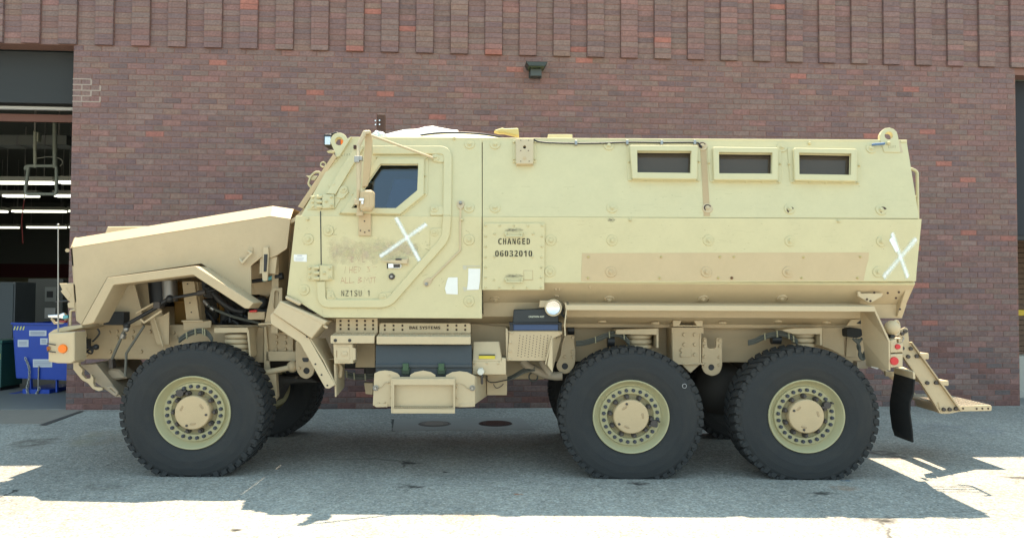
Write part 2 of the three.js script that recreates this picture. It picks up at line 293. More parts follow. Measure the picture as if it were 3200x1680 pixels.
for (const b of bricks) {
  const d = b[4] + 0.004;
  if (single.has(b)) {
    const v = Math.floor(rnd() * 3), key = b[2].toFixed(3) + '/' + b[3].toFixed(3) + '/' + v; if (!brickGeos.has(key)) brickGeos.set(key, brickGeo(b[2], b[3], 0.03, v * 0.31));
    const o = mesh('brick', brickGeos.get(key), brickMats[b[5]], bld); o.position.set(b[0], b[1], b[4]);
  } else {
    const g = brickGeo(b[2], b[3], d, rnd() * 3); g.translate(b[0], b[1], b[4]);
    const n = g.attributes.position.count, c = new Float32Array(n * 3), j = rr(0.95, 1.05); for (let i = 0; i < n; i++) { c[i * 3] = pal[b[5]][0] * j; c[i * 3 + 1] = pal[b[5]][1] * j; c[i * 3 + 2] = pal[b[5]][2] * j; }
    g.setAttribute('color', new THREE.BufferAttribute(c, 3)); mass.push(g);
  }
}
{ const o = mesh('brickwork', mergeGeometries(mass), std(1, 1, 1, { ...brickOpt, vertexColors: true }), bld); o.userData = { kind: 'stuff' }; }
{ // repaired corner: pale mortar round a few replaced bricks beside the door opening
  const a = W(228, 246), b = W(311, 318), r0 = Math.round(b.y / CH), g = [];
  for (let k = 0; k < 4; k++) { const wd = k % 2 ? BL : BL * 1.5, y0 = (r0 + k) * CH; g.push(boxAt(sj - 0.002, sj + wd + 0.008, y0 - 0.008, y0 + 0.008, 0, 0.009, 0), boxAt(sj + wd - 0.012, sj + wd + 0.012, y0 + 0.008, y0 + CH - 0.008, 0, 0.009, 0)); if (!(k % 2)) g.push(boxAt(sj + BL / 2 - 0.008, sj + BL / 2 + 0.008, y0 + 0.008, y0 + CH - 0.008, 0, 0.0087, 0)); }
  g.push(boxAt(sj - 0.002, sj + BL, (r0 + 4) * CH - 0.008, (r0 + 4) * CH + 0.008, 0, 0.009, 0));
  mesh('repair_mortar', join(g), mortarPale, bld, 'pale new mortar round replaced bricks beside the door');
}
// door opening with its room: steel transom, roller door edge, floor, walls, ceiling
const dark = std(0.045, 0.05, 0.052, { map: grain, roughness: 0.6 });
{ const y0 = W(100, 322, -0.35).y, y1 = BB - 0.01; mesh('transom_panel', boxAt(-14.5, sj - 0.002, y0, y1, -0.42, -0.34, 0.004), std(0.032, 0.036, 0.038, { map: grain, roughness: 0.8 }), bld, 'dark grey steel panel above the loading door'); }
{ const p = W(100, 336, -0.6); mesh('door_edge', boxAt(-14.5, sj - 0.01, p.y - 0.025, p.y + 0.02, -0.68, -0.6, 0.004), std(0.7, 0.72, 0.72), bld, 'white bottom rail of the raised door'); mesh('door_rail', boxAt(-14.5, sj - 0.01, p.y - 0.19, p.y - 0.07, -0.8, -0.75, 0.004), std(0.16, 0.07, 0.05), bld); mesh('door_seal', boxAt(-14.5, sj - 0.01, p.y + 0.02, p.y + 0.1, -0.66, -0.6, 0.004), M.black, bld); }
const roomWall = std(0.16, 0.17, 0.15, { map: grain, roughness: 0.9 }), roomDark = std(0.07, 0.075, 0.07, { map: grain, roughness: 0.9 });
mesh('room_floor', boxAt(S0, -3, -0.2, 0.012, -DEPTH, -0.001, 0), std(0.2, 0.2, 0.19, { map: grain, roughness: 0.6 }), bld);
mesh('room_ceiling', boxAt(S0, -3, 5.7, 5.9, -DEPTH, -0.31, 0), roomWall, bld);
mesh('room_back_wall', boxAt(S0, -3, 0, 5.7, -DEPTH, -DEPTH + 0.2, 0), roomWall, bld);
mesh('room_side_wall', boxAt(-3, -2.8, 0, 5.7, -DEPTH, -0.31, 0), roomWall, bld);
mesh('room_side_wall', boxAt(S0 - 0.2, S0, 0, 5.7, -DEPTH, 0, 0), roomWall, bld);
mesh('wall_stripe', boxAt(S0, -3.01, 2.35, 2.95, -DEPTH + 0.2, -DEPTH + 0.22, 0), std(0.10, 0.02, 0.02), bld, 'dark red stripe on the back wall');
mesh('wall_panel', boxAt(S0, -3.01, 1.6, 2.35, -DEPTH + 0.2, -DEPTH + 0.215, 0), std(0.22, 0.2, 0.12), bld);
// right-hand opening
{ const y1 = BB - CH * 1.2, p = W(3190, 735, -0.4); mesh('lintel', boxAt(sr + 0.002, sr + 5, y1, BB, -0.29, -0.02, 0), mortar, bld); mesh('transom_panel', boxAt(sr + 0.004, sr + 5, p.y, y1 - 0.002, -0.45, -0.38, 0.004), std(0.028, 0.031, 0.038, { map: grain, roughness: 0.8 }), bld, 'dark blue grey steel panel above the far door'); mesh('door_edge', boxAt(sr + 0.004, sr + 5, p.y - 0.08, p.y, -0.46, -0.4, 0.004), M.black, bld);
  mesh('room_back_wall', boxAt(sr, S1, 0, BB, -2.75, -2.65, 0), roomWall, bld); const tanb = std(0.20, 0.13, 0.09, { map: grain, roughness: 0.9 }); for (let r = 0; r < 44; r++) mesh('block_course', boxAt(sr, sr + 6, r * 0.1, r * 0.1 + 0.092, -2.6 + rr(-0.004, 0.004), -2.4, 0.004), tanb, bld); mesh('room_side_wall', boxAt(sr - 0.3, sr - 0.001, 0, BB, -2.6, -0.31, 0), roomWall, bld); mesh('room_ceiling', boxAt(sr, S1, BB - 0.1, BB, -2.7, -0.3, 0), roomWall, bld); mesh('room_floor', boxAt(sr, S1, -0.1, 0.012, -2.7, -0.001, 0), std(0.25, 0.25, 0.24), bld);
}
{ // concrete barrier and yellow guard post inside the far doorway
  const q = (px, py, off) => W(px, py, off).applyMatrix4(bld.matrixWorld);
  const a = q(3186, 1112, -0.9), c = thing('concrete_block', 'pale grey concrete block standing inside the far doorway', 'concrete block', null, a.x, 0, a.z);
  const w = 0.7, h = a.y; mesh('body', boxAt(0, w, 0, h, -0.4, 0, 0.015), std(0.45, 0.43, 0.38, { map: grain }), c); mesh('foot', boxAt(-0.02, w + 0.02, 0, 0.12, -0.43, 0.03, 0.01), std(0.4, 0.38, 0.34), c);
  const y = q(3188, 968, -1.0), t = thing('guard_frame', 'yellow steel guard frame on top of the concrete block', 'guard frame', null, a.x, h, a.z - 0.1);
  mesh('upright', boxAt(0, 0.1, 0, y.y - h, -0.14, -0.04, 0.01), std(0.6, 0.40, 0.03), t); mesh('upright', boxAt(0.55, 0.65, 0, y.y - h, -0.14, -0.04, 0.01), std(0.6, 0.40, 0.03), t); mesh('rail', boxAt(0.1, 0.55, y.y - h - 0.1, y.y - h, -0.13, -0.05, 0.01), std(0.6, 0.40, 0.03), t);
}
{ // wall lamp
  const a = W(1672, 222, 0), t = thing('wall_lamp', 'dark green flood lamp on the brick wall above the truck', 'lamp', null); t.position.copy(V(a.x, a.y, 0).applyMatrix4(bld.matrixWorld)); t.rotation.y = TH;
  const gm = std(0.03, 0.04, 0.035, { roughness: 0.5 });
  mesh('hood', plate([V(-0.165, 0.06, 0.30), V(0.165, 0.06, 0.30), V(0.125, -0.005, 0.30), V(-0.125, -0.005, 0.30)], 0.27), gm, t);
  mesh('lens', boxAt(-0.12, 0.12, -0.012, -0.006, 0.06, 0.28, 0), std(0.08, 0.11, 0.05, { roughness: 0.2 }), t);
  mesh('housing', boxAt(-0.085, 0.085, -0.125, -0.013, 0.02, 0.18, 0.01), std(0.06, 0.075, 0.075, { roughness: 0.5 }), t); mesh('back_plate', boxAt(-0.1, 0.1, -0.12, 0.04, 0.013, 0.03, 0.003), gm, t);
}
// ---------------------------------------------------------------- inside the loading door
const bw = (s, y, z) => V(s, y, z).applyMatrix4(bld.matrixWorld);
{
  const rows = [[570, 17.2, [[-190, 172], [182, 520]]], [612, 19.6, [[-260, -8], [8, 121], [126, 143], [170, 420]]], [660, 23.2, [[-180, 22], [36, 206], [214, 380]]], [710, 28.6, [[-120, 58], [82, 206], [214, 340]]]];
  let k = 0;
  for (const [py, Z, segs] of rows) for (const [x0, x1] of segs) {
    const a = P(x0, py, 7.45 - Z), b = P(x1, py, 7.45 - Z), L = b.x - a.x; if (L < 0.2) continue;
    const t = thing('strip_light', ['lit fluorescent strip light in the row nearest the loading door', 'lit fluorescent strip light in the second row from the loading door', 'lit fluorescent strip light in the third row inside the shop', 'lit fluorescent strip light in the deepest row inside the shop'][rows.findIndex((r) => r[0] === py)], 'strip light', 'fluorescent lights inside the shop', (a.x + b.x) / 2, a.y, a.z);
    mesh('housing', boxAt(-L / 2, L / 2, 0.03, 0.13, -0.12, 0.12, 0.006), std(0.35, 0.35, 0.3), t);
    for (const dz of [-0.06, 0.06]) mesh('tube', rod(V(-L / 2 + 0.03, 0, dz), V(L / 2 - 0.03, 0, dz), 0.03, 0.03, 10), new THREE.MeshStandardMaterial({ color: 0xffffff, emissive: new THREE.Color().setRGB(1, 1, 0.80), emissiveIntensity: 0.8 }), t);
    for (const sx of [-1, 1]) mesh('hanger', rod(V(sx * L * 0.4, 0.13, 0), V(sx * L * 0.4, 5.7 - a.y, 0), 0.008, 0.008, 6), M.steel, t);
    const l = new THREE.RectAreaLight(new THREE.Color().setRGB(1, 1, 0.84), 1.1, L - 0.06, 0.18); l.position.set((a.x + b.x) / 2, a.y - 0.05, a.z); l.rotation.x = -Math.PI / 2; scene.add(l);
  }
  // duct, hoist frame and pipes hanging in the shop
  const d = (px, py, Z) => P(px, py, 7.45 - Z);
  { const a = d(-120, 420, 15.5), b = d(206, 452, 15.5), t = thing('air_duct', 'grey sheet metal duct under the shop ceiling', 'duct', null, 0, 0, 0); mesh('body', boxAt(a.x, b.x, a.y, b.y, a.z, a.z - 0.5, 0.01), std(0.12, 0.13, 0.12, { map: grain }), t); for (let i = 0; i < 4; i++) mesh('seam', boxAt(a.x + i * 0.55, a.x + i * 0.55 + 0.03, a.y + 0.01, b.y - 0.01, a.z + 0.01, a.z - 0.49, 0), std(0.1, 0.1, 0.1), t); mesh('hanger', rod(V(b.x - 0.3, a.y, a.z - 0.25), V(b.x - 0.3, 5.7, a.z - 0.25), 0.015), M.steel, t); rebase(t, a.x, b.y, a.z); }
  { const z = 14.2, t = thing('hoist_frame', 'pale rounded hoist frame hanging from the shop ceiling', 'hoist', null); const fr = (x0, y0, x1, y1) => bar(roundPath([[x0, y0], [x1, y0], [x1, y1], [x0, y1]], 10, true).concat([[x0 + 10, y0]]).map(([x, y]) => d(x, y, z)), 0.03); mesh('frame', fr(78, 518, 175, 606), std(0.22, 0.24, 0.2), t); mesh('post', bar([d(108, 412, z), d(108, 520, z)], 0.03), std(0.3, 0.31, 0.24), t); mesh('post', bar([d(170, 380, z), d(170, 520, z)], 0.04), std(0.2, 0.22, 0.18), t); mesh('junction_box', plate(Q(7.45 - z, [[104, 412], [118, 412], [118, 442], [104, 442]]), 0.1), std(0.3, 0.31, 0.24), t); mesh('cable', pipe([d(112, 495, z), d(150, 490, z), d(185, 495, z), d(194, 508, z), d(186, 520, z)], 0.008), std(0.25, 0.25, 0.2), t); mesh('hanger', bar([d(108, 412, z), V(d(108, 412, z).x, 5.7, 7.45 - z)], 0.02), M.steel, t); const p = d(120, 600, z); rebase(t, p.x, p.y, p.z); }
  { const z = 18.5, a = d(170, 900, z), t = thing('red_hose', 'thin red air hose hanging inside the shop', 'hose', null); mesh('hose', bar([d(74, 625, z), d(66, 690, z), d(70, 760, z)], 0.012), std(0.2, 0.02, 0.02), t); mesh('hanger', bar([d(74, 625, z), V(d(74, 625, z).x, 5.7, 7.45 - z)], 0.01), M.steel, t); const p = d(70, 760, z); rebase(t, p.x, p.y, p.z); }
  // cabinets and machines on the shop floor
  const cab = (px0, py0, px1, Z, depth, col, label, name, extra) => { const a = d(px0, py0, Z), b = d(px1, py0, Z), t = thing(name, label, name.split('_').pop(), null, (a.x + b.x) / 2, 0.012, a.z); const w = b.x - a.x, h = a.y - 0.012; mesh('body', boxAt(-w / 2, w / 2, 0.06, h, -depth, 0, 0.01), std(...col, { map: grain, roughness: 0.5 }), t); mesh('plinth', boxAt(-w / 2 + 0.03, w / 2 - 0.03, 0, 0.06, -depth + 0.03, -0.03, 0), M.black, t); extra && extra(t, w, h); return t; };
  cab(-60, 880, 47, 16.2, 0.7, [0.10, 0.115, 0.125], 'tall grey steel locker inside the loading door', 'steel_cabinet', (t, w, h) => { mesh('door', boxAt(-w / 2 + 0.03, -0.01, 0.1, h - 0.04, 0, 0.02, 0.004), std(0.10, 0.118, 0.128), t); mesh('door', boxAt(0.01, w / 2 - 0.03, 0.1, h - 0.04, 0, 0.02, 0.004), std(0.10, 0.118, 0.128), t); });
  cab(86, 870, 196, 18.6, 0.8, [0.13, 0.135, 0.125], 'pale grey machine cabinet with small control panel', 'machine_cabinet', (t, w, h) => { mesh('panel', boxAt(0.0, 0.28, h - 0.55, h - 0.2, 0, 0.02, 0.004), std(0.25, 0.26, 0.24), t); mesh('display', boxAt(0.05, 0.2, h - 0.45, h - 0.3, 0.02, 0.03, 0.003), M.black, t); mesh('notice', boxAt(0.0, 0.26, h - 0.95, h - 0.7, 0, 0.012, 0.002), std(0.5, 0.5, 0.48), t); });
  cab(-40, 1072, 4, 13.6, 0.6, [0.02, 0.09, 0.07], 'green bin standing beside the blue hopper', 'green_bin', (t, w, h) => { mesh('lid', boxAt(-w / 2 - 0.02, w / 2 + 0.02, h, h + 0.05, -0.62, 0.02, 0.01), std(0.02, 0.1, 0.08), t); mesh('label', boxAt(w / 2 - 0.12, w / 2 - 0.02, h - 0.28, h - 0.18, 0, 0.006, 0), std(0.55, 0.55, 0.2), t); });
  { // workbench row and crates far inside, in the gloom
    const a = d(0, 842, 24), b = d(200, 842, 24), t = thing('workbench', 'long cluttered workbench at the back of the shop', 'workbench', null, (a.x + b.x) / 2, 0.012, a.z); const w = 3.2; mesh('top', boxAt(-w / 2, w / 2, 0.98, 1.03, -0.8, 0, 0.005), std(0.2, 0.16, 0.1), t); for (const sx of [-1.5, 0, 1.5]) mesh('leg', boxAt(sx - 0.04, sx + 0.04, 0, 0.98, -0.75, -0.05, 0), M.steel, t);
    for (const [x, w2, h2, c] of [[-1.2, 0.5, 0.4, [0.1, 0.1, 0.09]], [-0.4, 0.7, 0.6, [0.06, 0.06, 0.06]], [0.6, 0.5, 0.35, [0.3, 0.28, 0.2]], [1.2, 0.35, 0.5, [0.12, 0.1, 0.08]]]) { const o = solo('tool_box', boxAt(x - w2 / 2, x + w2 / 2, 0, h2, -0.5, -0.1, 0.01), std(...c), ['low grey tool box at the end of the workbench', 'wide black tool box on the workbench', 'pale carton on the workbench', 'narrow brown crate on the workbench'][Math.round((x + 1.2) / 0.8)], 'box'); o.position.set((a.x + b.x) / 2, 1.043, a.z); }
  }
  { // blue tipping hopper
    const L = zf(0, 840, 2.413), zb = 7.45 - 13.3, bluePaint = std(0.006, 0.055, 0.40, { map: grain, roughness: 0.45 }), t = thing('tipping_hopper', 'blue steel tipping hopper with white notices and a chain', 'hopper', null);
    const f0 = Q(zb, L(95, 412, 520, 418, 500, 835, 122, 818)), f1 = f0.map((p, i) => p.clone().add(V(0, 0, i < 2 ? -1.1 : -0.55)));
    const back = (i, j) => plate([f0[i], f0[j], f1[j], f1[i]], 0.012, { face: V(0, 1, 0), bevel: 0.001 });
    mesh('front_panel', plate(f0, 0.014), bluePaint, t); mesh('side_panel', back(0, 3), bluePaint, t); mesh('side_panel', back(1, 2), bluePaint, t); mesh('bottom_panel', back(3, 2), bluePaint, t); mesh('back_panel', plate(f1, 0.012), bluePaint, t);
    mesh('rim', plate(Q(zb + 0.03, L(75, 404, 530, 410, 530, 424, 75, 418)), 0.06), bluePaint, t);
    mesh('base_plate', plate(Q(zb + 0.02, L(165, 905, 368, 910, 368, 950, 165, 945)), 0.8), bluePaint, t);
    mesh('fork_pocket', plate(Q(zb + 0.05, L(65, 938, 205, 944, 205, 990, 65, 975)), 0.9), bluePaint, t); mesh('fork_pocket', plate(Q(zb + 0.05, L(295, 950, 540, 950, 540, 1000, 295, 995)), 0.9), bluePaint, t);
    for (const x of [225, 420]) mesh('leg', plate(Q(zb - 0.05, L(x - 6, 815, x + 6, 815, x + 6, 930, x - 6, 930)), 0.05), bluePaint, t); mesh('stop_bar', bar(Q(zb + 0.02, L(288, 735, 284, 905)), 0.012), M.steel, t);
    const wl = std(0.6, 0.62, 0.65); for (const r of [[217, 463, 347, 505], [130, 533, 212, 587], [300, 522, 356, 570], [245, 680, 390, 740]]) { const s = mesh('notice', plate(Q(zb, L(r[0], r[1], r[2], r[1], r[2], r[3], r[0], r[3])), 0.003, { out: 0.004, bevel: 0 }), wl, t); mesh('print', join([0.25, 0.45, 0.65].map((k) => plate(Q(zb, L(r[0] + 10, r[1] + (r[3] - r[1]) * k, r[2] - 12, r[1] + (r[3] - r[1]) * k, r[2] - 12, r[1] + (r[3] - r[1]) * k + 5, r[0] + 10, r[1] + (r[3] - r[1]) * k + 5)), 0.001, { out: 0.006, bevel: 0 }))), std(0.3, 0.32, 0.42), s); }
    mesh('stencil_mark', join([100, 122, 146, 168].map((x) => plate(Q(zb, L(x + 6, 432, x + 16, 432, x + 8, 460, x - 3, 460)), 0.001, { out: 0.004, bevel: 0 }))), std(0.6, 0.6, 0.2), t);
    const ch = new THREE.CatmullRomCurve3(Q(zb + 0.04, L(190, 680, 215, 745, 215, 830, 200, 900, 215, 955, 255, 960, 290, 905))), links = []; for (let i = 0; i <= 26; i++) { const p = ch.getPoint(i / 26), tg = ch.getTangent(i / 26), l = new THREE.TorusGeometry(0.026, 0.007, 5, 10); l.scale(0.7, 1.3, 1); if (i % 2) l.rotateY(Math.PI / 2); l.applyQuaternion(new THREE.Quaternion().setFromUnitVectors(V(0, 1, 0), tg)); l.translate(p.x, p.y, p.z); links.push(l); }
    mesh('chain', join(links), std(0.45, 0.45, 0.42, { metalness: 0.6, roughness: 0.4 }), t);
    const p = f0[3]; rebase(t, p.x, 0.012, zb);
  }
}
// concrete apron at the loading door, slab with manhole covers by the wall
{
  const a = [G(-120, 1322), G(135, 1324), G(258, 1283), G(203, 1276), G(-120, 1276)].map((p) => V(p.x, 0.004, p.z));
  a[4].z = a[3].z; const g = plate(a, 0.004, { face: V(0, 1, 0), bevel: 0 }); const o = mesh('door_apron', g, std(0.27, 0.235, 0.2, { map: grain, bumpMap: fineBump, bumpScale: 0.003, roughness: 0.9 }), scene); o.userData = { kind: 'structure', label: 'brownish concrete apron in front of the loading door', category: 'pavement' };
  const j = [G(120, 1328), G(140, 1330), G(262, 1285), G(250, 1284)].map((p) => V(p.x, 0.006, p.z)); const o2 = mesh('apron_joint', plate(j, 0.004, { face: V(0, 1, 0), bevel: 0 }), std(0.06, 0.055, 0.05), scene); o2.userData = { kind: 'structure', label: 'dark joint along the concrete apron edge', category: 'pavement' };
  const s = [G(1232, 1308), G(1628, 1305), G(1672, 1342), G(1226, 1346)].map((p) => V(p.x, 0.005, p.z)); const o3 = mesh('concrete_slab', plate(s, 0.006, { face: V(0, 1, 0), bevel: 0 }), std(0.29, 0.275, 0.25, { map: grain, bumpMap: fineBump, bumpScale: 0.003, roughness: 0.9 }), scene); o3.userData = { kind: 'structure', label: 'smooth concrete slab by the wall under the truck', category: 'pavement' };
  for (const [px, py, r, c, lab] of [[1358, 1325, 0.20, [0.20, 0.165, 0.14], 'faded brown manhole cover in the slab by the wall'], [1548, 1324, 0.21, [0.06, 0.025, 0.018], 'dark rusty manhole cover in the slab by the wall']]) {
    const p = G(px, py), t = thing('manhole_cover', lab, 'manhole cover', null, p.x, 0.005, p.z); mesh('ring', new THREE.TorusGeometry(r, 0.02, 6, 40).rotateX(Math.PI / 2).scale(1, 0.4, 1), std(c[0] * 0.6, c[1] * 0.6, c[2] * 0.6), t); mesh('lid', new THREE.CylinderGeometry(r - 0.02, r - 0.02, 0.008, 40).translate(0, 0.005, 0), std(...c, { map: grain, roughness: 0.7 }), t); for (let i = 0; i < 4; i++) mesh('rib', boxAt(-r * 0.6, r * 0.6, 0.009, 0.014, -0.012 + (i - 1.5) * 0.07, 0.012 + (i - 1.5) * 0.07, 0), std(c[0] * 1.5, c[1] * 1.5, c[2] * 1.5), t);
  }
}

// ================================================================ the armored truck
const truck = thing('armored_truck', 'tan six-wheeled armored truck with sprayed white crosses on its side', 'truck');
const T = (name, g, m, parent = truck, label) => mesh(name, g, m, parent, label);
const Z2 = zf(800, 300, 1.8775), Z3 = zf(1500, 350, 2.0175), Z4 = zf(2200, 350, 2.0175), Z6 = zf(800, 900, 2.254), Z7 = zf(1500, 900, 1.931), Z8 = zf(2300, 900, 1.7333), Z9 = zf(120, 840, 3.22), ZA = zf(480, 840, 3.22), ZB = zf(780, 940, 3.755), ZC = zf(1130, 960, 3.755), ZD = zf(1560, 900, 3.755), ZE = zf(1960, 940, 3.755), ZF = zf(2360, 900, 3.755), ZG = zf(2680, 960, 3.072), ZT = zf(920, 380, 4.224), ZR = zf(1140, 340, 4.77), ZH = zf(180, 620, 3.3026), ZL = zf(900, 780, 4.2933), ZX = zf(1500, 680, 5.635), ZE2 = zf(2660, 380, 2.6);
const B = -0.03, ZC0 = -1.22;                              // side plane of the body, middle of the truck
const beltP = P(2000, 681, B), ALPHA = 18 * Math.PI / 180;
const UP = new THREE.Plane().setFromNormalAndCoplanarPoint(V(0, Math.sin(ALPHA), Math.cos(ALPHA)), beltP);   // the upper side leans inward
const up = (o) => { const p = UP.clone(); p.constant -= o; return p; };
const mir = (g) => { const c = (g.index ? g.toNonIndexed() : g.clone()); c.applyMatrix4(new THREE.Matrix4().makeScale(1, 1, -1)); c.translate(0, 0, 2 * ZC0); for (const k of ['position', 'normal', 'uv']) { const a = c.attributes[k]; if (!a) continue; for (let i = 0; i < a.count; i += 3) for (let j = 0; j < a.itemSize; j++) { const t = a.array[(i + 1) * a.itemSize + j]; a.array[(i + 1) * a.itemSize + j] = a.array[(i + 2) * a.itemSize + j]; a.array[(i + 2) * a.itemSize + j] = t; } } return c; };
const X = (px, py, z) => P(px, py, z).x;
const roofY = onPlane(2000, 436, UP).y, roofZ = onPlane(2000, 436, UP).z, beltY = beltP.y;

const patchPaint = paint(0.545, 0.42, 0.25);
// ---- hull
const upCab = Q(UP, [[939, 674], [1049, 479], [1092, 428], [1505.5, 432], [1506, 676.5]]);
const cabGlass = Q(UP, ZT(1130, 548, 1642, 548, 1628, 910, 1340, 1150, 740, 1145, 1000, 730));
T('cab_upper_plate', plate(upCab, 0.05, { holes: [cabGlass] }), M.cream); T('cab_upper_plate', mir(plate(upCab, 0.05)), M.cream);
const loCab = Q(B, [[923.5, 673], [1505.5, 676.5], [1506, 994.5], [1012, 992], [896, 920]]);
T('cab_lower_plate', plate(loCab, 0.05, { out: 0.004 }), M.cream); T('cab_lower_plate', mir(plate(loCab, 0.05)), M.cream);
const wins = [{ g: Z3(988, 239, 1338, 241, 1335, 388, 990, 384), f: Z3(945, 207, 1376, 207, 1370, 422, 962, 418), l: Z3(928, 212, 1388, 212, 1390, 440, 930, 437) }, { g: Z4(92, 248, 437, 252, 435, 392, 94, 390), f: Z4(60, 218, 470, 223, 470, 428, 65, 425), l: Z4(20, 218, 488, 226, 488, 450, 38, 445) }, { g: Z4(598, 252, 935, 258, 932, 400, 600, 395), f: Z4(570, 224, 968, 231, 968, 435, 575, 428), l: Z4(525, 226, 985, 237, 985, 455, 545, 450) }];
const upBody = Q(UP, [[1508, 432], [2835, 441], [2874, 682], [1508, 676.5]]);
T('upper_side_plate', plate(upBody, 0.05, { holes: wins.map((w) => Q(UP, w.g)) }), M.cream); T('upper_side_plate', mir(plate(upBody, 0.05, { holes: wins.map((w) => Q(UP, w.g)) })), M.cream);
const loBody = Q(B, [[1508, 677], [2881, 684.5], [2862, 879], [1508, 884]]);
T('lower_side_plate', plate(loBody, 0.05, { out: 0.006 }), M.cream); T('lower_side_plate', mir(plate(loBody, 0.05)), M.cream);
{ // belly: ledge, inward slope, sill, floor
  const y1 = P(2000, 881.5, B).y, y2 = P(2000, 887, -0.035).y, y3 = P(2000, 947, -0.30).y, y4 = P(2000, 990, -0.33).y, y5 = P(2000, 1019, -0.62).y;
  const xa = X(1507, 900, B), q = (y, z, px) => V(X(px, 900, z), y, z);
  T('belly_plate', plate([V(xa, y1, B - 0.004), q(y1, B - 0.004, 2862), q(y2, -0.05, 2859), V(xa, y2, -0.05)], 0.03, { bevel: 0.001 }), M.cream);
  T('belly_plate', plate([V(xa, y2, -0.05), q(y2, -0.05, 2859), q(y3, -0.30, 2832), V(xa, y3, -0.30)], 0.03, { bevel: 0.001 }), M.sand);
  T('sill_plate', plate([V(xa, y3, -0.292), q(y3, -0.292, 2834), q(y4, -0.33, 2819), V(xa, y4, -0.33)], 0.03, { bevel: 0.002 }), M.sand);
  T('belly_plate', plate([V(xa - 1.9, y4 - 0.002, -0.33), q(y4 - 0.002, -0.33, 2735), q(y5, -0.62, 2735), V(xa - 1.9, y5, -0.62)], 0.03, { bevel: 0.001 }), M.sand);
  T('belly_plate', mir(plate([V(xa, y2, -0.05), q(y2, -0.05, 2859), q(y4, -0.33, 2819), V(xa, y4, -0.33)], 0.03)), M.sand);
  T('floor_plate', boxAt(X(1010, 1000, -0.4), X(2735, 1000, -0.6), y5 - 0.01, y5 + 0.03, -0.55, 2 * ZC0 + 0.55, 0), M.tan);
  T('floor_plate', boxAt(X(940, 1000, -0.3), X(1506, 1000, -0.4), P(1200, 990, -0.1).y, P(1200, 990, -0.1).y + 0.03, -0.09, 2 * ZC0 + 0.09, 0), M.sand);
  T('floor_plate', boxAt(xa, X(2815, 1000, -0.4), y4 + 0.01, y4 + 0.03, -0.36, 2 * ZC0 + 0.36, 0), M.sand);
}
{ // roof, rear wall, front of the cab
  const r = [V(X(1092, 430, roofZ), roofY, roofZ + 0.004), V(X(2835, 440, roofZ), roofY, roofZ + 0.004), V(X(2835, 440, roofZ), roofY, 2 * ZC0 - roofZ - 0.004), V(X(1092, 430, roofZ), roofY, 2 * ZC0 - roofZ - 0.004)];
  T('roof_plate', plate(r, 0.05, { face: V(0, 1, 0), out: 0.012 }), M.cream);
  const ra = P(2832, 441, roofZ), rb = P(2876, 683, B - 0.02), rc = P(2858, 880, B - 0.02), m = (p) => V(p.x, p.y, 2 * ZC0 - p.z), face = V(1, 0, 0);
  T('rear_plate', plate([ra, rb, m(rb), m(ra)], 0.05, { face, out: -0.01 }), M.cream); T('rear_plate', plate([rb, rc, m(rc), m(rb)], 0.05, { face, out: -0.004 }), M.cream);
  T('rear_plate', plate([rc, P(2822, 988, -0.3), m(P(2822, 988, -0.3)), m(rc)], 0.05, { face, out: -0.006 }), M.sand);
  const fr = Q(-0.10, [[925, 674], [945, 674], [915, 925], [898, 921]]); T('firewall', plate(fr, 2.2), M.tan);
  const ws = Q(-0.18, [[930, 645], [947, 651], [1051, 490], [1041, 480]]); T('windshield_frame', plate(ws, 2.06), M.pinktan);
  const wl = Q(-0.20, [[945, 652], [958, 660], [1052, 500], [1047, 492]]); T('windshield_post', plate(wl, 0.1), M.cream); T('windshield_post', mir(plate(wl, 0.1)), M.cream);
  const cw = Q(-0.22, [[923, 676], [945, 676], [965, 660], [948, 650]]); T('cowl_plate', plate(cw, 2.0), M.tan);
  { const e = ([z0, z1]) => [P(938, 633, -0.18), P(938, 633, -0.18), P(1036, 488, -0.18), P(1036, 488, -0.18)].map((p, i) => V(p.x, p.y, i === 0 || i === 3 ? z0 : z1)); for (const z of [[-0.3, -1.17], [-1.27, -2.14]]) T('windshield_glass', plate(e(z), 0.02, { face: V(-1, 1, 0), out: 0.012 }), std(0.012, 0.018, 0.024, { roughness: 0.04 })); }
  T('cowl_top', plate(Q(-0.32, [[900, 690], [950, 662], [950, 676], [900, 702]]), 1.8), M.tan);
  T('roof_front_edge', plate(Q(-0.30, [[1048, 482], [1062, 486], [1100, 436], [1094, 428]]), 1.84), M.cream);
}
// inside of the cab and crew room
const grey = std(0.10, 0.115, 0.13, { roughness: 0.8, map: grain });
T('cab_partition', boxAt(X(1490, 600, -0.3), X(1490, 600, -0.3) + 0.03, 1.75, roofY - 0.06, -0.34, 2 * ZC0 + 0.34, 0), std(0.05, 0.06, 0.07));
{ const c = P(1190, 640, -0.55), s = T('seat_back', plate([V(c.x - 0.05, beltY - 0.35, -0.35), V(c.x + 0.36, beltY - 0.35, -0.35), V(c.x + 0.42, beltY + 0.42, -0.35), V(c.x + 0.16, beltY + 0.42, -0.35)], 0.45, { bevel: 0.02 }), grey); T('seat_cushion', boxAt(c.x - 0.45, c.x + 0.1, beltY - 0.5, beltY - 0.36, -0.8, -0.35, 0.03), grey); T('dashboard', boxAt(X(985, 650, -0.4), X(1040, 650, -0.4), beltY - 0.4, beltY + 0.02, -2.1, -0.35, 0.02), M.blackmatt); }
for (const px of [2060, 2270, 2500]) { const x = X(px, 500, -1.2); T('crew_seat', boxAt(x - 0.28, x + 0.22, beltY - 0.6, beltY + 0.35, -2.2, -2.0, 0.03), std(0.03, 0.05, 0.045, { roughness: 0.9 })); }
T('glass', plate(cabGlass, 0.02, { out: -0.018, bevel: 0 }), M.glass);
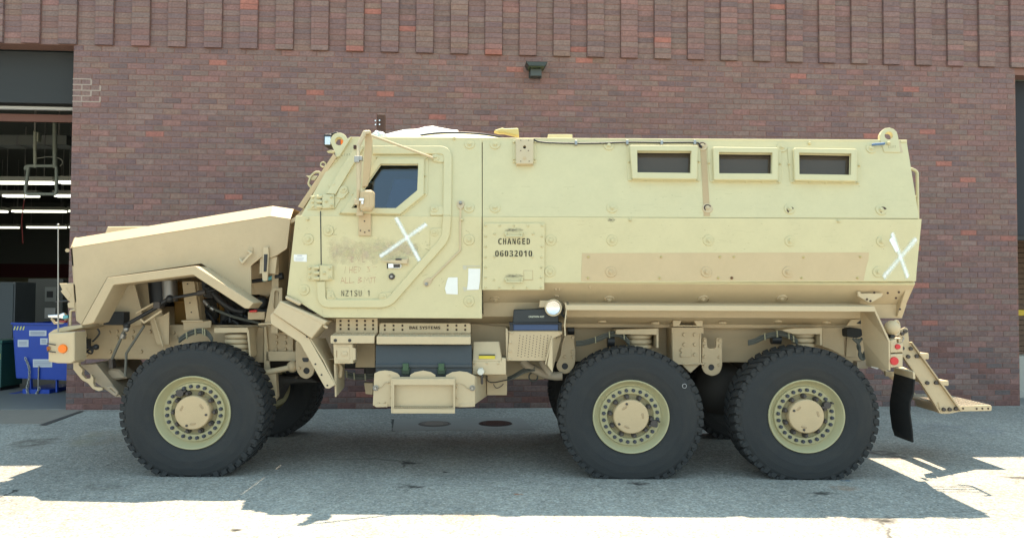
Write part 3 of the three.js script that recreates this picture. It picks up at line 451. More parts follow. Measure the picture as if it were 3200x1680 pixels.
for (const w of wins) { const g = plate(Q(UP, w.g), 0.02, { out: -0.018, bevel: 0 }); T('glass', g, M.rearGlass); T('glass', mir(g), M.rearGlass); }
T('crew_liner', boxAt(X(1520, 500, -0.3), X(2810, 500, -0.3), roofY - 0.10, roofY - 0.06, -2.05, -0.42, 0), std(0.30, 0.27, 0.22, { map: grain })); T('crew_locker', boxAt(X(2240, 480, -1.6), X(2420, 480, -1.6), roofY - 0.4, roofY - 0.12, -2.0, -1.6, 0.02), M.cream); T('crew_locker', boxAt(X(1970, 480, -1.4), X(2080, 480, -1.4), roofY - 0.5, roofY - 0.12, -1.9, -1.5, 0.02), grey);

// ---- side windows: flange, raised frame, bolts
const smallBolt = join([new THREE.CylinderGeometry(0.011, 0.013, 0.012, 8).rotateX(Math.PI / 2).translate(0, 0, 0.006), new THREE.SphereGeometry(0.0085, 8, 5, 0, 6.3, 0, 1.57).rotateX(Math.PI / 2).translate(0, 0, 0.012)]);
const washer = join([new THREE.CylinderGeometry(0.049, 0.053, 0.011, 28).rotateX(Math.PI / 2).translate(0, 0, 0.0055), new THREE.CylinderGeometry(0.024, 0.026, 0.007, 16).rotateX(Math.PI / 2).translate(0, 0, 0.0145), new THREE.CylinderGeometry(0.016, 0.017, 0.012, 6).rotateX(Math.PI / 2).translate(0, 0, 0.0238)]);
function put(geo, name, mat, pl, px, py, off, sc = 1, parent = truck) {
  const p = onPlane(px, py, typeof pl === 'number' ? zp(pl) : pl), n = (typeof pl === 'number' ? V(0, 0, 1) : pl.normal);
  const o = mesh(name, geo, mat, parent); o.position.copy(p).addScaledVector(n, off); o.quaternion.setFromUnitVectors(V(0, 0, 1), n); o.scale.setScalar(sc); return o;
}
for (const w of wins) {
  const grow = 1; const fl = T('window_flange', plate(Q(UP, roundPath(w.l, 8, true)), 0.014, { out: 0.010, holes: [Q(UP, w.g)] }), M.cream);
  const fr = T('window_frame', plate(Q(up(0.055), roundPath(w.f, 5, true)), 0.048, { holes: [Q(up(0.055), w.g)], bevel: 0.006 }), M.cream);
  for (let k = 0; k < 5; k++) { const a = w.l[3], b = w.l[2], t = 0.04 + k * 0.23; put(smallBolt, 'bolt', M.cream, UP, a[0] + (b[0] - a[0]) * t, a[1] + (b[1] - a[1]) * t - 3, 0.010, 1, fl); }
  put(smallBolt, 'bolt', M.cream, UP, w.l[0][0] + 5, w.l[0][1] + 52, 0.010, 1, fl); put(smallBolt, 'bolt', M.cream, UP, w.l[1][0] - 4, w.l[1][1] + 52, 0.010, 1, fl);
}
{ const fl = T('door_window_flange', plate(Q(UP, ZT(1062, 465, 1768, 480, 1757, 962, 1422, 1236, 585, 1218)), 0.014, { out: 0.010, holes: [cabGlass] }), M.cream);
  T('door_window_frame', plate(Q(up(0.04), ZT(1092, 478, 1712, 482, 1706, 962, 1392, 1216, 612, 1205)), 0.036, { holes: [Q(up(0.04), ZT(1130, 548, 1642, 548, 1628, 910, 1340, 1150, 740, 1145, 1000, 730))], bevel: 0.006 }), M.cream);
  for (const [x, y] of ZT(1085, 482, 1745, 490, 1728, 720, 1720, 955, 1558, 1085, 1408, 1220, 1000, 1222, 605, 1213, 770, 970)) put(smallBolt, 'bolt', M.cream, UP, x, y, 0.010, 0.9, fl); }

// ---- door: raised surround, pads, gap, hinges, handle, lock
const doorUp = roundPath(Z2(686, 322, 1126, 322, 1124, 560, 1122, 706), 26, false), doorLo = roundPath(Z2(1122, 703, 1113, 835, 776, 1217, 388, 1217, 383, 1088), 24, false);
T('door_surround', plate(Q(UP, strip(doorUp, 12.6)), 0.03, { out: 0.026, bevel: 0.005 }), M.cream);
T('door_surround', plate(Q(B, strip(doorLo, 12.6)), 0.036, { out: 0.030, bevel: 0.005 }), M.cream);
{ const g = strip(Z2(378, 675, 379, 740, 380, 800, 382, 992), 1.6); T('door_gap', plate(Q(B, g), 0.002, { out: 0.0065, bevel: 0 }), M.black); }
for (const [pl, pts] of [[B, Z2(415, 1140, 450, 1142, 470, 1190, 720, 1192, 735, 1150, 800, 1150, 770, 1200, 415, 1205)], [UP, Z2(1030, 345, 1103, 345, 1103, 392, 1040, 388)], [UP, Z2(1022, 650, 1100, 648, 1100, 702, 1022, 702)], [B, Z2(1022, 776, 1094, 774, 1092, 830, 1030, 898, 1022, 898)], [UP, Z2(490, 540, 530, 525, 545, 565, 510, 605, 470, 600)]]) T('door_pad', plate(Q(pl, roundPath(pts, 6, true)), 0.02, { out: 0.016 }), M.cream);
for (const [pl, x, y] of [[UP, 1055, 365], [UP, 1047, 664], [B, 1047, 800], [B, 437, 1176], [B, 745, 1176], [UP, 515, 551]]) put(washer, 'armor_bolt', M.cream, pl, ...Z2(x, y)[0], 0.016, 0.72);
function hinge(pl, zm, x0, y0, x1, y1, out) { // two leaves, knuckles and bolts
  const g = T('hinge', plate(Q(pl, zm(x0, y0, x0 + (x1 - x0) * 0.42, y0, x0 + (x1 - x0) * 0.42, y1, x0, y1)), 0.02, { out: out + 0.012 }), M.cream), w = x1 - x0, h = y1 - y0;
  T('leaf', plate(Q(pl, zm(x0 + w * 0.5, y0 - h * 0.03, x1, y0, x1, y1 - h * 0.05, x0 + w * 0.5, y1)), 0.03, { out: out + 0.03, bevel: 0.004 }), M.cream, g);
  const kn = []; for (const t of [0.14, 0.5, 0.86]) { const p = Q(pl, zm(x0 + w * 0.28, y0 + h * t, x0 + w * 0.5, y0 + h * t)); for (const q of p) q.addScaledVector(typeof pl === 'number' ? V(0, 0, 1) : pl.normal, out + 0.022); kn.push(rod(p[0], p[1], 0.018, 0.018, 12)); } T('knuckle', join(kn), M.cream, g);
  for (const [a, b] of [[0.1, 0.16], [0.1, 0.84], [0.1, 0.5]]) put(smallBolt, 'bolt', M.cream, pl, ...zm(x0 + w * a, y0 + h * b)[0], out + 0.012, 1.2, g); for (const [a, b] of [[0.9, 0.2], [0.9, 0.8], [0.68, 0.5]]) put(smallBolt, 'bolt', M.cream, pl, ...zm(x0 + w * a, y0 + h * b)[0], out + 0.03, 1.2, g);
  const sl = []; for (const t of [0.3, 0.68]) sl.push(plate(Q(pl, zm(x0 + w * 0.42, y0 + h * t, x0 + w * 0.5, y0 + h * t, x0 + w * 0.5, y0 + h * (t + 0.09), x0 + w * 0.42, y0 + h * (t + 0.09))), 0.002, { out: out + 0.021, bevel: 0 })); T('slot', join(sl), M.black, g);
}
hinge(B, Z2, 302, 994, 452, 1082, 0.006); hinge(UP, ZT, 215, 980, 530, 1160, 0.004);
T('hinge_pad', plate(Q(UP, ZT(170, 1160, 270, 985, 300, 985, 300, 1160)), 0.012, { out: 0.008 }), M.cream); T('hinge_pad', plate(Q(UP, ZT(530, 985, 632, 985, 530, 1160)), 0.012, { out: 0.01 }), M.cream);
{ const h = T('door_handle', plate(Q(B + 0.045, ZL(1245, 140, 1330, 140, 1600, 125, 1600, 190, 1480, 185, 1350, 172, 1245, 152)), 0.022, { bevel: 0.004 }), M.sand); T('handle_post', plate(Q(B, ZL(1560, 118, 1618, 118, 1618, 200, 1560, 200)), 0.05, { out: 0.03 }), M.sand, h); T('handle_bolt', pbox(...ZL(1440, 115)[0], ...ZL(1520, 140)[0], B + 0.05, 0.03, 0.003), M.nut, h);
  const k = T('padlock_hasp', plate(Q(B, ZL(1345, 185, 1415, 185, 1415, 248, 1345, 248)), 0.012, { out: 0.02 }), M.chrome); T('shackle', bar(roundPath(ZL(1415, 192, 1515, 192, 1515, 242, 1415, 242), 5, false).map(([x, y]) => P(x, y, B + 0.016)), 0.005, 6), M.chrome, k); T('hasp_plate', plate(Q(B, ZL(1328, 182, 1346, 182, 1346, 252, 1328, 252)), 0.012, { out: 0.014 }), M.black, k); T('lock_hole', plate(Q(B, ZL(1420, 198, 1500, 198, 1500, 236, 1420, 236)), 0.004, { out: 0.009, bevel: 0 }), M.nut, k);
  const c = P(...ZL(1390, 360)[0], B + 0.006); const lk = T('lock_cylinder', rod(c, c.clone().add(V(0, 0, 0.018)), 0.031, 0.026, 20), M.nut); T('lock_core', rod(c.clone().add(V(0, 0, 0.012)), c.clone().add(V(0, 0, 0.024)), 0.012, 0.012, 14), M.steel, lk); }
// ---- cover strip on the front pillar, lifting eyes, light
T('pillar_cover', plate(Q(UP, ZT(800, 330, 905, 330, 905, 372, 545, 970, 425, 962)), 0.03, { out: 0.026 }), M.cream);
{ const eyePl = up(0.03), hole = pxCircle(eyePl, 1059, 440.5, 14, 24), out = []; for (let i = 0; i <= 14; i++) { const t = Math.PI * (1.02 - i / 14 * 0.92) ; out.push([1058.5 + 27 * Math.cos(t), 441 - 27 * Math.sin(t)]); } // rounded head
  T('lifting_eye', plate(Q(eyePl, [...out, [1098, 426], [1060, 488], [1049, 490], [1046, 476]]), 0.05, { holes: [hole] }), M.cream);
  T('work_lamp', pbox(1010, 417, 1036, 456, -0.42, 0.2, 0.02), M.black); T('lamp_glass', pbox(1014, 426, 1032, 452, -0.415, 0.02, 0.006), std(0.55, 0.62, 0.68, { roughness: 0.1, metalness: 0.6 })); T('lamp_bracket', bar([P(1030, 420, -0.45), P(1052, 415, -0.45), P(1070, 430, -0.45)], 0.012), M.black); T('marker_lamp', pbox(1063, 434, 1077, 451, -0.5, 0.06, 0.01), M.orange);
  const ep = up(0.01), h2 = Array.from({ length: 22 }, (_, i) => [ZE2(309, 112)[0][0] + 14 * Math.cos(i / 22 * 6.283), ZE2(309, 112)[0][1] + 13 * Math.sin(i / 22 * 6.283)]);
  T('lifting_eye', plate(Q(ep, ZE2(272, 246, 240, 150, 236, 105, 250, 72, 280, 52, 315, 47, 350, 58, 376, 85, 386, 125, 405, 248)), 0.05, { holes: [Q(ep, h2)] }), M.cream);
  T('eye_slot', plate(Q(UP, ZE2(276, 150, 270, 250, 424, 250, 404, 172, 404, 155)), 0.004, { out: 0.003, bevel: 0 }), M.sand); T('roof_corner', plate(Q(UP, ZE2(402, 155, 452, 156, 452, 168, 404, 170)), 0.03, { out: 0.01 }), M.cream);
  T('locking_pin', bar(Q(up(0.035), ZE2(180, 186, 270, 178)), 0.013), std(0.09, 0.16, 0.28)); put(smallBolt, 'bolt', M.cream, ep, ...ZE2(303, 178)[0], 0.005, 1.6); }
{ const hx = P(2868, 560, -0.87), top = P(2850, 527, -0.87), wx = (y) => X(2832 + 44 * clamp((roofY - y) / (roofY - beltY)), 560, -0.3);
  T('rear_handrail', bar(roundPath([[0, 0], [hx.x - top.x, -0.03], [hx.x - top.x, -0.80], [-0.05, -0.86]], 0.06, false).map(([x, y]) => V(top.x + x, top.y + y, -0.87)), 0.016), M.cream);
  for (const k of [0.3, 0.5, 0.7]) T('handrail_standoff', rod(V(hx.x, top.y - k, -0.87), V(hx.x - 0.42, top.y - k, -0.87), 0.010), M.cream); }
T('rear_rub_strip', plate(Q(B - 0.03, ZE2(528, 1130, 540, 1130, 532, 1296, 514, 1296)), 0.05), M.sand);
// windshield hooks seen past its frame
T('windshield_hook', bar(roundPath(ZT(215, 860, 180, 820, 215, 720, 270, 665, 330, 665, 340, 690), 6, false).map(([x, y]) => P(x, y, -0.6)), 0.012), M.cream); T('windshield_latch', plate(Q(-0.6, ZT(150, 710, 305, 718, 265, 770, 215, 768)), 0.03), M.cream); T('windshield_hook', new THREE.TorusGeometry(0.026, 0.008, 8, 18).translate(...P(...ZT(378, 566)[0], -0.5).toArray()), M.cream); T('windshield_tab', plate(Q(-0.45, ZT(420, 390, 480, 368, 530, 390, 510, 415, 440, 412)), 0.03), M.cream);

// ---- mirror
{ const zA = 0.10, p = (x, y, z) => P(...ZT(x, y)[0], z);
  const post = T('mirror_post', plate(Q(-0.06, ZT(925, 140, 1005, 130, 1025, 250, 1010, 500, 990, 730, 960, 850, 890, 870, 905, 600, 925, 300)), 0.03, { bevel: 0.008 }), M.pinktan);
  T('mirror_arm', bar([p(845, 300, 0.02), p(838, 470, 0.10), p(845, 900, 0.12), p(850, 1190, 0.04)], 0.018), M.sand); T('mirror_arm', bar([p(880, 470, 0.02), p(872, 700, 0.05), p(858, 900, 0.08)], 0.009), M.sand);
  T('mirror_arm', bar([p(980, 140, -0.05), p(925, 145, -0.02), p(850, 300, 0.02)], 0.022), M.sand); T('arm_clamp', join([pbox(...ZT(785, 450)[0], ...ZT(850, 535)[0], 0.14, 0.05), pbox(...ZT(845, 450)[0], ...ZT(890, 510)[0], 0.13, 0.05)]), M.steel); T('arm_clamp', join([pbox(...ZT(785, 1020)[0], ...ZT(855, 1095)[0], 0.14, 0.05), pbox(...ZT(815, 1180)[0], ...ZT(900, 1240)[0], 0.06, 0.05)]), M.sand);
  T('mirror_brace', rod(p(1010, 180, -0.02), p(1830, 478, onPlane(...ZT(1868, 490)[0], UP).z + 0.03), 0.012, 0.012, 10), M.sand);
  const head = T('mirror_head', plate(Q(0.16, roundPath(ZT(885, 900, 1010, 895, 1042, 930, 1040, 1120, 1000, 1180, 880, 1170, 858, 1140, 860, 930), 8, true)), 0.10, { bevel: 0.018 }), M.pinktan); T('mirror_back', plate(Q(0.166, roundPath(ZT(905, 945, 1000, 940, 1000, 1130, 985, 1150, 895, 1145), 8, true)), 0.03, { bevel: 0.012 }), M.pinktan, head); T('mirror_bolt', join([pbox(...ZT(850, 1008)[0], ...ZT(915, 1045)[0], 0.19, 0.04), pbox(...ZT(880, 1040)[0], ...ZT(908, 1090)[0], 0.185, 0.03)]), M.chrome, head);
  T('mirror_bracket', plate(Q(B, Z2(605, 695, 676, 690, 676, 820, 603, 820)), 0.016, { out: 0.026 }), M.pinktan); for (const [x, y] of Z2(615, 790, 638, 735, 640, 800, 665, 790)) put(smallBolt, 'bolt', M.nut, B, x, y, 0.024, 0.6);
  T('rain_pod', pbox(...ZT(775, 305)[0], ...ZT(810, 355)[0], -0.2, 0.06), M.brown); }
// ---- washers over armor bolts
for (const [x, y] of [...Z2(1253, 283, 1403, 285, 1250, 655, 1403, 655), ...Z3(812, 212, 833, 605), ...Z4(492, 225, 1055, 232, 540, 612, 1117, 618), [1043, 578]]) put(washer, 'armor_bolt', M.cream, UP, x, y, 0);
for (const [x, y] of [...Z2(425, 790, 307, 840, 1250, 843, 283, 1137, 1250, 1203), ...Z3(447, 808, 833, 808, 1440, 808, 441, 1005), ...Z4(543, 813, 1120, 815, 1097, 1007)]) put(washer, 'armor_bolt', M.cream, B, x, y, 0.005);
for (const [x, y] of [...Z3(825, 1008, 1427, 1008), ...Z4(527, 1008)]) put(washer, 'armor_bolt', patchPaint, B, x, y, 0.0075);
for (const [x, y] of [...Z3(947, 680), ...Z4(848, 688), ...Z2(303, 722, 1208, 725)]) put(smallBolt, 'bolt', M.cream, B, x, y, 0.006, 1.3);
for (const [x, y] of [...Z2(1163, 250), [2530, 448]]) put(smallBolt, 'bolt', M.cream, UP, x, y, 0.0, 1.4);
{ const sl = new THREE.Plane().setFromCoplanarPoints(V(0, P(2000, 887, -0.05).y, -0.05), V(1, P(2000, 887, -0.05).y, -0.05), V(0, P(2000, 947, -0.30).y, -0.30)); if (sl.normal.z < 0) sl.negate(); for (const [x, y] of [...Z3(95, 1180, 815, 1178, 1408, 1175), ...Z4(492, 1172)]) { put(washer, 'armor_bolt', M.sand, sl, x, y, 0, 1.0); } for (const [x, y] of Z3(812, 1178, 1412, 1176).concat(Z4(496, 1170))) put(new THREE.CylinderGeometry(0.03, 0.03, 0.006, 12).rotateX(Math.PI / 2), 'chipped_paint', M.rust, sl, x + 8, y + 2, 0.008, 0.8); for (const [x, y] of Z3(478, 1115, 500, 1115, 478, 1157, 492, 1157, 695, 1102)) put(smallBolt, 'bolt', M.sand, sl, x, y, 0, 0.8); }
// chipped bolts with bare metal
for (const [x, y] of [...Z3(1435, 607), ...Z4(545, 620, 1130, 622), ...Z3(1402, 215)]) put(new THREE.RingGeometry(0.016, 0.038, 14, 1, 0.4, 3.6), 'chipped_paint', M.brown, UP, x, y, 0.0125);
for (const [x, y] of [...Z3(1435, 607, 1402, 215)]) put(washer, 'armor_bolt', M.sand, UP, x, y, 0);
{ const w = Z3(1392, 240, 1428, 240, 1452, 655, 1412, 655); T('weathered_strip', plate(Q(UP, w), 0.004, { out: 0.004, bevel: 0 }), paint(0.47, 0.34, 0.19), truck, 'narrow strip of brown weathered primer between two windows'); }
// ---- roofline: bracket, cable
T('antenna_bracket', plate(Q(UP, roundPath(Z3(205, 175, 350, 175, 352, 320, 205, 320), 3, true)), 0.012, { out: 0.010 }), M.cream); { const b = T('antenna_mount', plate(Q(up(0.05), Z3(225, 168, 338, 168, 335, 325, 228, 325)), 0.05, { holes: [pxCircle(up(0.05), ...Z3(281, 220)[0], 6, 14)] }), M.sand); T('mount_back', plate(Q(UP, Z3(240, 190, 320, 190, 320, 250, 240, 250)), 0.004, { out: 0.012, bevel: 0 }), M.black, b); put(new THREE.CylinderGeometry(0.018, 0.018, 0.004, 14).rotateX(Math.PI / 2), 'plug', M.pinktan, up(0.05), ...Z3(281, 290)[0], 0.002, 1, b); for (const [x, y] of Z3(257, 178, 307, 178, 257, 243, 305, 243, 257, 310, 310, 310)) put(smallBolt, 'screw', M.nut, up(0.05), x, y, 0, 0.4, b); for (const [x, y] of Z3(213, 195, 347, 195, 213, 303, 347, 303)) put(smallBolt, 'bolt', M.cream, UP, x, y, 0.01, 0.9, b); }
T('cable', pipe(Q(up(0.02), Z3(340, 172, 365, 185, 440, 193, 606, 197, 760, 196, 930, 190, 1150, 192, 1357, 192, 1385, 205, 1400, 225)), 0.0085, 80, 8), M.black); for (const [x, y] of Z3(606, 190, 930, 188, 1148, 190, 1357, 188)) T('cable_clip', plate(Q(up(0.03), [[x - 4, y - 7], [x + 4, y - 7], [x + 4, y + 7], [x - 4, y + 7]]), 0.03), M.steel);
// ---- roof fittings: hatch ring, hinge, mast
{ const hx = P(1435, 430, -1.0).x, cz = -1.05; const prof = [[0, 0.12], [0.35, 0.118], [0.52, 0.10], [0.60, 0.07], [0.66, 0.0]].map(([r, y]) => new THREE.Vector2(r, y)); const g = new THREE.LatheGeometry(prof, 48); g.translate(hx, roofY + 0.01, cz); T('roof_hatch', g, M.cream, truck, 'round cream hatch lid on the roof'); T('hatch_seal', new THREE.TorusGeometry(0.565, 0.012, 8, 60).rotateX(Math.PI / 2).translate(hx, roofY + 0.10, cz), M.black); T('hatch_hinge', plate(Q(-0.9, ZR(1925, 330, 1945, 310, 2050, 278, 2090, 290, 2265, 282, 2290, 290, 2300, 395, 2240, 390, 2080, 350, 1990, 350)), 0.12, { bevel: 0.01 }), paint(0.5, 0.42, 0.18)); T('mast', boxAt(X(1177, 380, -1.6), X(1202, 380, -1.6), roofY, P(1190, 356, -1.6).y, -1.6, -1.68, 0.01), M.brown); for (const [x, y] of ZR(160, 180, 222, 177, 162, 238, 222, 237)) { const c = P(x, y, -1.6); T('mast_bolt', rod(c.clone().add(V(0, 0, -0.01)), c.clone().add(V(0, 0, 0.02)), 0.009), M.chrome); }
  T('roof_pad', boxAt(X(1712, 425, -0.6), X(1788, 425, -0.6), roofY, P(1750, 422, -0.6).y, -0.9, -0.55, 0.004), M.cream); for (const px of [1987, 2380, 2612, 2653, 2692]) T('roof_bolt', rod(V(X(px, 432, -0.5), roofY, -0.5), V(X(px, 432, -0.5), roofY + 0.03, -0.5), 0.012), M.cream); T('roof_pad', boxAt(X(2722, 432, -0.5), X(2756, 432, -0.5), roofY, roofY + 0.035, -0.8, -0.5, 0.004), M.cream); }
// ---- bonded paint patch, access panel, stays
T('repainted_patch', plate(Q(B, [[1819, 790.5], [2300, 789], [2716, 788], [2714, 812], [2707, 835], [2699, 876], [1816, 878]]), 0.004, { out: 0.0085, bevel: 0.0005 }), patchPaint, truck, 'long patch of pinkish fresh paint low on the side');
for (const [x, y] of [...Z3(683, 912, 1142, 912, 1512, 912, 1600, 912, 680, 1045, 1132, 1045, 1502, 1045), ...Z4(627, 915, 985, 912, 615, 1045, 967, 1045)]) put(smallBolt, 'patch_screw', paint(0.52, 0.44, 0.2), B, x, y, 0.0085, 0.9); put(smallBolt, 'patch_screw', M.rust, B, ...Z3(1587, 1045)[0], 0.0085, 1.1);
{ const a = T('access_panel', plate(Q(B, ZX(58, 100, 1142, 100, 1130, 1272, 40, 1272)), 0.02, { out: 0.026, bevel: 0.003 }), M.cream, truck, 'riveted access panel stencilled CHANGED 06032010');
  const b2 = [[100, 143], [348, 143], [598, 143], [845, 146], [1095, 143], [100, 327], [1088, 327], [100, 510], [1086, 510], [97, 692], [1082, 694], [97, 872], [1079, 874], [97, 1054], [1075, 1052], [97, 1228], [342, 1230], [585, 1230], [828, 1230], [1070, 1230], [260, 288], [936, 288], [254, 690], [925, 690], [595, 692], [250, 1094]]; for (const [x, y] of b2) put(smallBolt, 'rivet', M.cream, B, ...ZX(x, y)[0], 0.026, 0.85, a);
  for (const y of [305, 1110]) { T('grab_handle', bar([...ZX(455, y - 15, 470, y + 22, 735, y + 22, 735, y - 15)].map(([x, yy], i) => P(x, yy, B + (i % 3 ? 0.065 : 0.03))), 0.009), M.cream, a); for (const x of [455, 735]) put(smallBolt, 'bolt', M.cream, B, ...ZX(x, y - 15)[0], 0.026, 1.4, a); }
  T('cover_plug', plate(Q(B, roundPath(ZX(772, 932, 925, 932, 925, 1092, 772, 1092), 2, true)), 0.01, { out: 0.034 }), M.cream, a); T('plug_gap', plate(Q(B, ZX(766, 924, 932, 924, 932, 1100, 766, 1100)), 0.002, { out: 0.0275, bevel: 0 }), M.tan, a); }
{ T('door_stay', plate(Q(B + 0.02, strip(Z2(1199, 655, 1198, 760, 1197, 905, 1010, 1092), 2.6)), 0.012), M.sand); const a = onPlane(...Z2(1200, 638)[0], UP); T('stay_pad', plate(Q(UP, roundPath(Z2(1178, 615, 1222, 615, 1222, 650, 1200, 672, 1178, 650), 8, true)), 0.016, { out: 0.014 }), M.sand); T('stay_pad', plate(Q(B, roundPath(Z2(985, 1080, 1015, 1062, 1040, 1075, 1025, 1105, 1000, 1122, 980, 1105), 8, true)), 0.016, { out: 0.014 }), M.sand); put(smallBolt, 'bolt', M.steel, UP, ...Z2(1200, 632)[0], 0.014, 1.4); put(smallBolt, 'bolt', M.steel, B, ...Z2(1000, 1103)[0], 0.014, 1.4); }

// ---- marks on the body: stencils, sprayed crosses, smears, stickers
function decal(name, pl, corners, tex, out, label) {       // corners: tl, tr, br, bl in pixels
  const n = typeof pl === 'number' ? V(0, 0, 1) : pl.normal, p = Q(pl, corners).map((q) => q.addScaledVector(n, out)), g = new THREE.BufferGeometry();
  g.setAttribute('position', new THREE.Float32BufferAttribute([p[3], p[2], p[1], p[3], p[1], p[0]].flatMap((q) => q.toArray()), 3)); g.setAttribute('uv', new THREE.Float32BufferAttribute([0, 0, 1, 0, 1, 1, 0, 0, 1, 1, 0, 1], 2)); g.computeVertexNormals();
  const o = mesh(name, g, new THREE.MeshStandardMaterial({ map: tex, transparent: true, roughness: 0.8 }), truck, label); o.castShadow = false; return o;
}
const rect = (zm, x0, y0, x1, y1) => zm(x0, y0, x1, y0, x1, y1, x0, y1);
function stencil(lines, col, weight = 'bold', bridge = true) {
  return canvas(1024, 160 * lines.length, (g, w, h) => {
    lines.forEach((t, i) => { const H = 160, y = H * i; const n = t.length, cw = w / n; g.fillStyle = col; g.textAlign = 'center'; g.textBaseline = 'middle'; g.font = weight + ' 165px sans-serif';
      for (let k = 0; k < n; k++) { g.save(); g.translate((k + 0.5) * cw, y + H / 2 + 6); const m = g.measureText(t[k]).width || 1; g.scale(Math.min(cw * 0.84 / m, 1.6), 1.28); g.fillText(t[k], 0, 0); g.restore(); }
      if (bridge) { g.globalCompositeOperation = 'destination-out'; for (let k = 0; k < n; k++) if (/[CHADGO0683U]/.test(t[k])) g.fillRect((k + 0.5) * cw - 6, y, 12, H); else if (/[NZS2ER]/.test(t[k])) g.fillRect((k + 0.5) * cw - cw * 0.22, y, 9, H); g.globalCompositeOperation = 'source-over'; } });
    g.globalCompositeOperation = 'destination-out'; for (let i = 0; i < 900; i++) { g.globalAlpha = rr(0.1, 0.6); g.fillRect(rnd() * w, rnd() * h, rr(1, 7), rr(1, 7)); } g.globalAlpha = 1;
  });
}
decal('stencil_lettering', B, rect(ZX, 310, 362, 890, 472), stencil(['CHANGED'], '#14120f'), 0.030, 'black stencilled word CHANGED'); decal('stencil_lettering', B, rect(ZX, 258, 575, 928, 686), stencil(['06032010'], '#14120f'), 0.030, 'black stencilled number 06032010');
decal('stencil_lettering', B, rect(ZL, 705, 540, 1115, 622), stencil(['NZ1SU 1'], '#2a2822', '', true), 0.010, 'dark stencilled letters NZISU1');
const scrawl = canvas(1024, 640, (g) => { g.strokeStyle = '#c8907a'; g.lineCap = 'round'; g.lineWidth = 11; const ln = (...p) => { g.globalAlpha = rr(0.35, 0.7); g.beginPath(); g.moveTo(p[0], p[1]); for (let i = 2; i < p.length; i += 2) g.lineTo(p[i], p[i + 1]); g.stroke(); };
  ln(150, 230, 125, 370); ln(260, 240, 250, 370); ln(330, 235, 320, 365); ln(250, 305, 330, 300); ln(450, 235, 380, 240, 370, 300, 440, 296); ln(370, 300, 372, 362, 450, 358); ln(490, 240, 500, 350, 560, 270, 500, 240); ln(800, 235, 730, 240, 790, 285, 800, 330, 720, 350); ln(880, 250, 1000, 240);
  ln(20, 590, 60, 470, 120, 590); ln(30, 550, 110, 548); ln(150, 470, 140, 590, 220, 588); ln(260, 470, 250, 590, 380, 575); ln(500, 470, 480, 590); ln(500, 470, 570, 480, 500, 525, 580, 550, 490, 590); ln(640, 590, 660, 470, 720, 540, 760, 470, 790, 590); ln(800, 480, 960, 465); ln(850, 480, 830, 590); ln(930, 470, 920, 585);
  g.strokeStyle = '#b89a8c'; ln(300, 20, 300, 130, 360, 120); ln(300, 20, 370, 25, 310, 70); ln(450, 20, 500, 100, 540, 20); ln(600, 20, 600, 130, 670, 125); g.globalAlpha = 1; });
decal('chalk_scrawl', B, rect(ZL, 700, 85, 1210, 475), scrawl, 0.0115, 'faint red handwriting on the door');
const smear = canvas(768, 320, (g, w, h) => { for (let i = 0; i < 900; i++) { const t = rnd(), x = w * (0.06 + 0.86 * t), hh = t < 0.55 ? 0.34 : 0.34 - (t - 0.55) * 0.55, y = h * (0.5 - 0.10 * t) + (rnd() + rnd() - 1) * h * hh; g.globalAlpha = rr(0.015, 0.05); g.fillStyle = rnd() < 0.5 ? '#c6b798' : '#bdae90'; g.beginPath(); g.ellipse(x, y, rr(14, 44), rr(8, 26), rnd() * 3, 0, 7); g.fill(); } for (let i = 0; i < 500; i++) { g.globalAlpha = rr(0.02, 0.06); g.fillStyle = "#b8a98a"; g.fillRect(w * rr(0.08, 0.9), h * rr(0.25, 0.75), rr(1, 6), rr(1, 2)); } });
decal('grey_overspray', B, rect(Z2, 400, 800, 1000, 1040), smear, 0.0085, 'grey brown smear of overspray on the door');
function cross(strokes) { return canvas(512, 512, (g) => { for (const [x0, y0, x1, y1, wd] of strokes) for (let i = 0; i < 7000; i++) { const t = rnd(), q = (rnd() + rnd() + rnd() - 1.5) / 1.5, L = Math.hypot(x1 - x0, y1 - y0), nx = -(y1 - y0) / L, ny = (x1 - x0) / L; g.globalAlpha = rr(0.01, 0.075) * (1 - Math.abs(q)) * (0.7 + 0.5 * Math.abs(2 * t - 1)); g.fillStyle = '#eef3f2'; g.beginPath(); g.arc(x0 + (x1 - x0) * t + nx * q * wd, y0 + (y1 - y0) * t + ny * q * wd, rr(3, 8), 0, 7); g.fill(); } g.globalAlpha = 1; }); }
decal('sprayed_cross', B, rect(Z2, 700, 690, 1020, 990), cross([[195, 40, 415, 470, 34], [480, 105, 45, 430, 36]]), 0.0125, 'white sprayed cross on the door');
decal('sprayed_cross', B, rect(ZE2, 220, 870, 560, 1330), cross([[165, 40, 360, 440, 44], [150, 90, 230, 200, 36], [465, 90, 60, 440, 48]]), 0.0125, 'white sprayed cross at the rear corner');
const grime = canvas(128, 128, (g) => { for (let i = 0; i < 130; i++) { const a = rnd() * 6.3, q = rnd(); g.globalAlpha = 0.08; g.fillStyle = '#6a6258'; g.beginPath(); g.ellipse(64 + 44 * q * Math.cos(a), 64 + 36 * q * Math.sin(a), rr(3, 14), rr(3, 10), 0, 0, 7); g.fill(); } });
decal('grime_spot', B, rect(Z3, 795, 655, 860, 705), grime, 0.0088);
for (const y of [225, 1030]) decal('grime_spot', B, rect(ZX, 380, y - 70, 820, y + 60), grime, 0.0285);
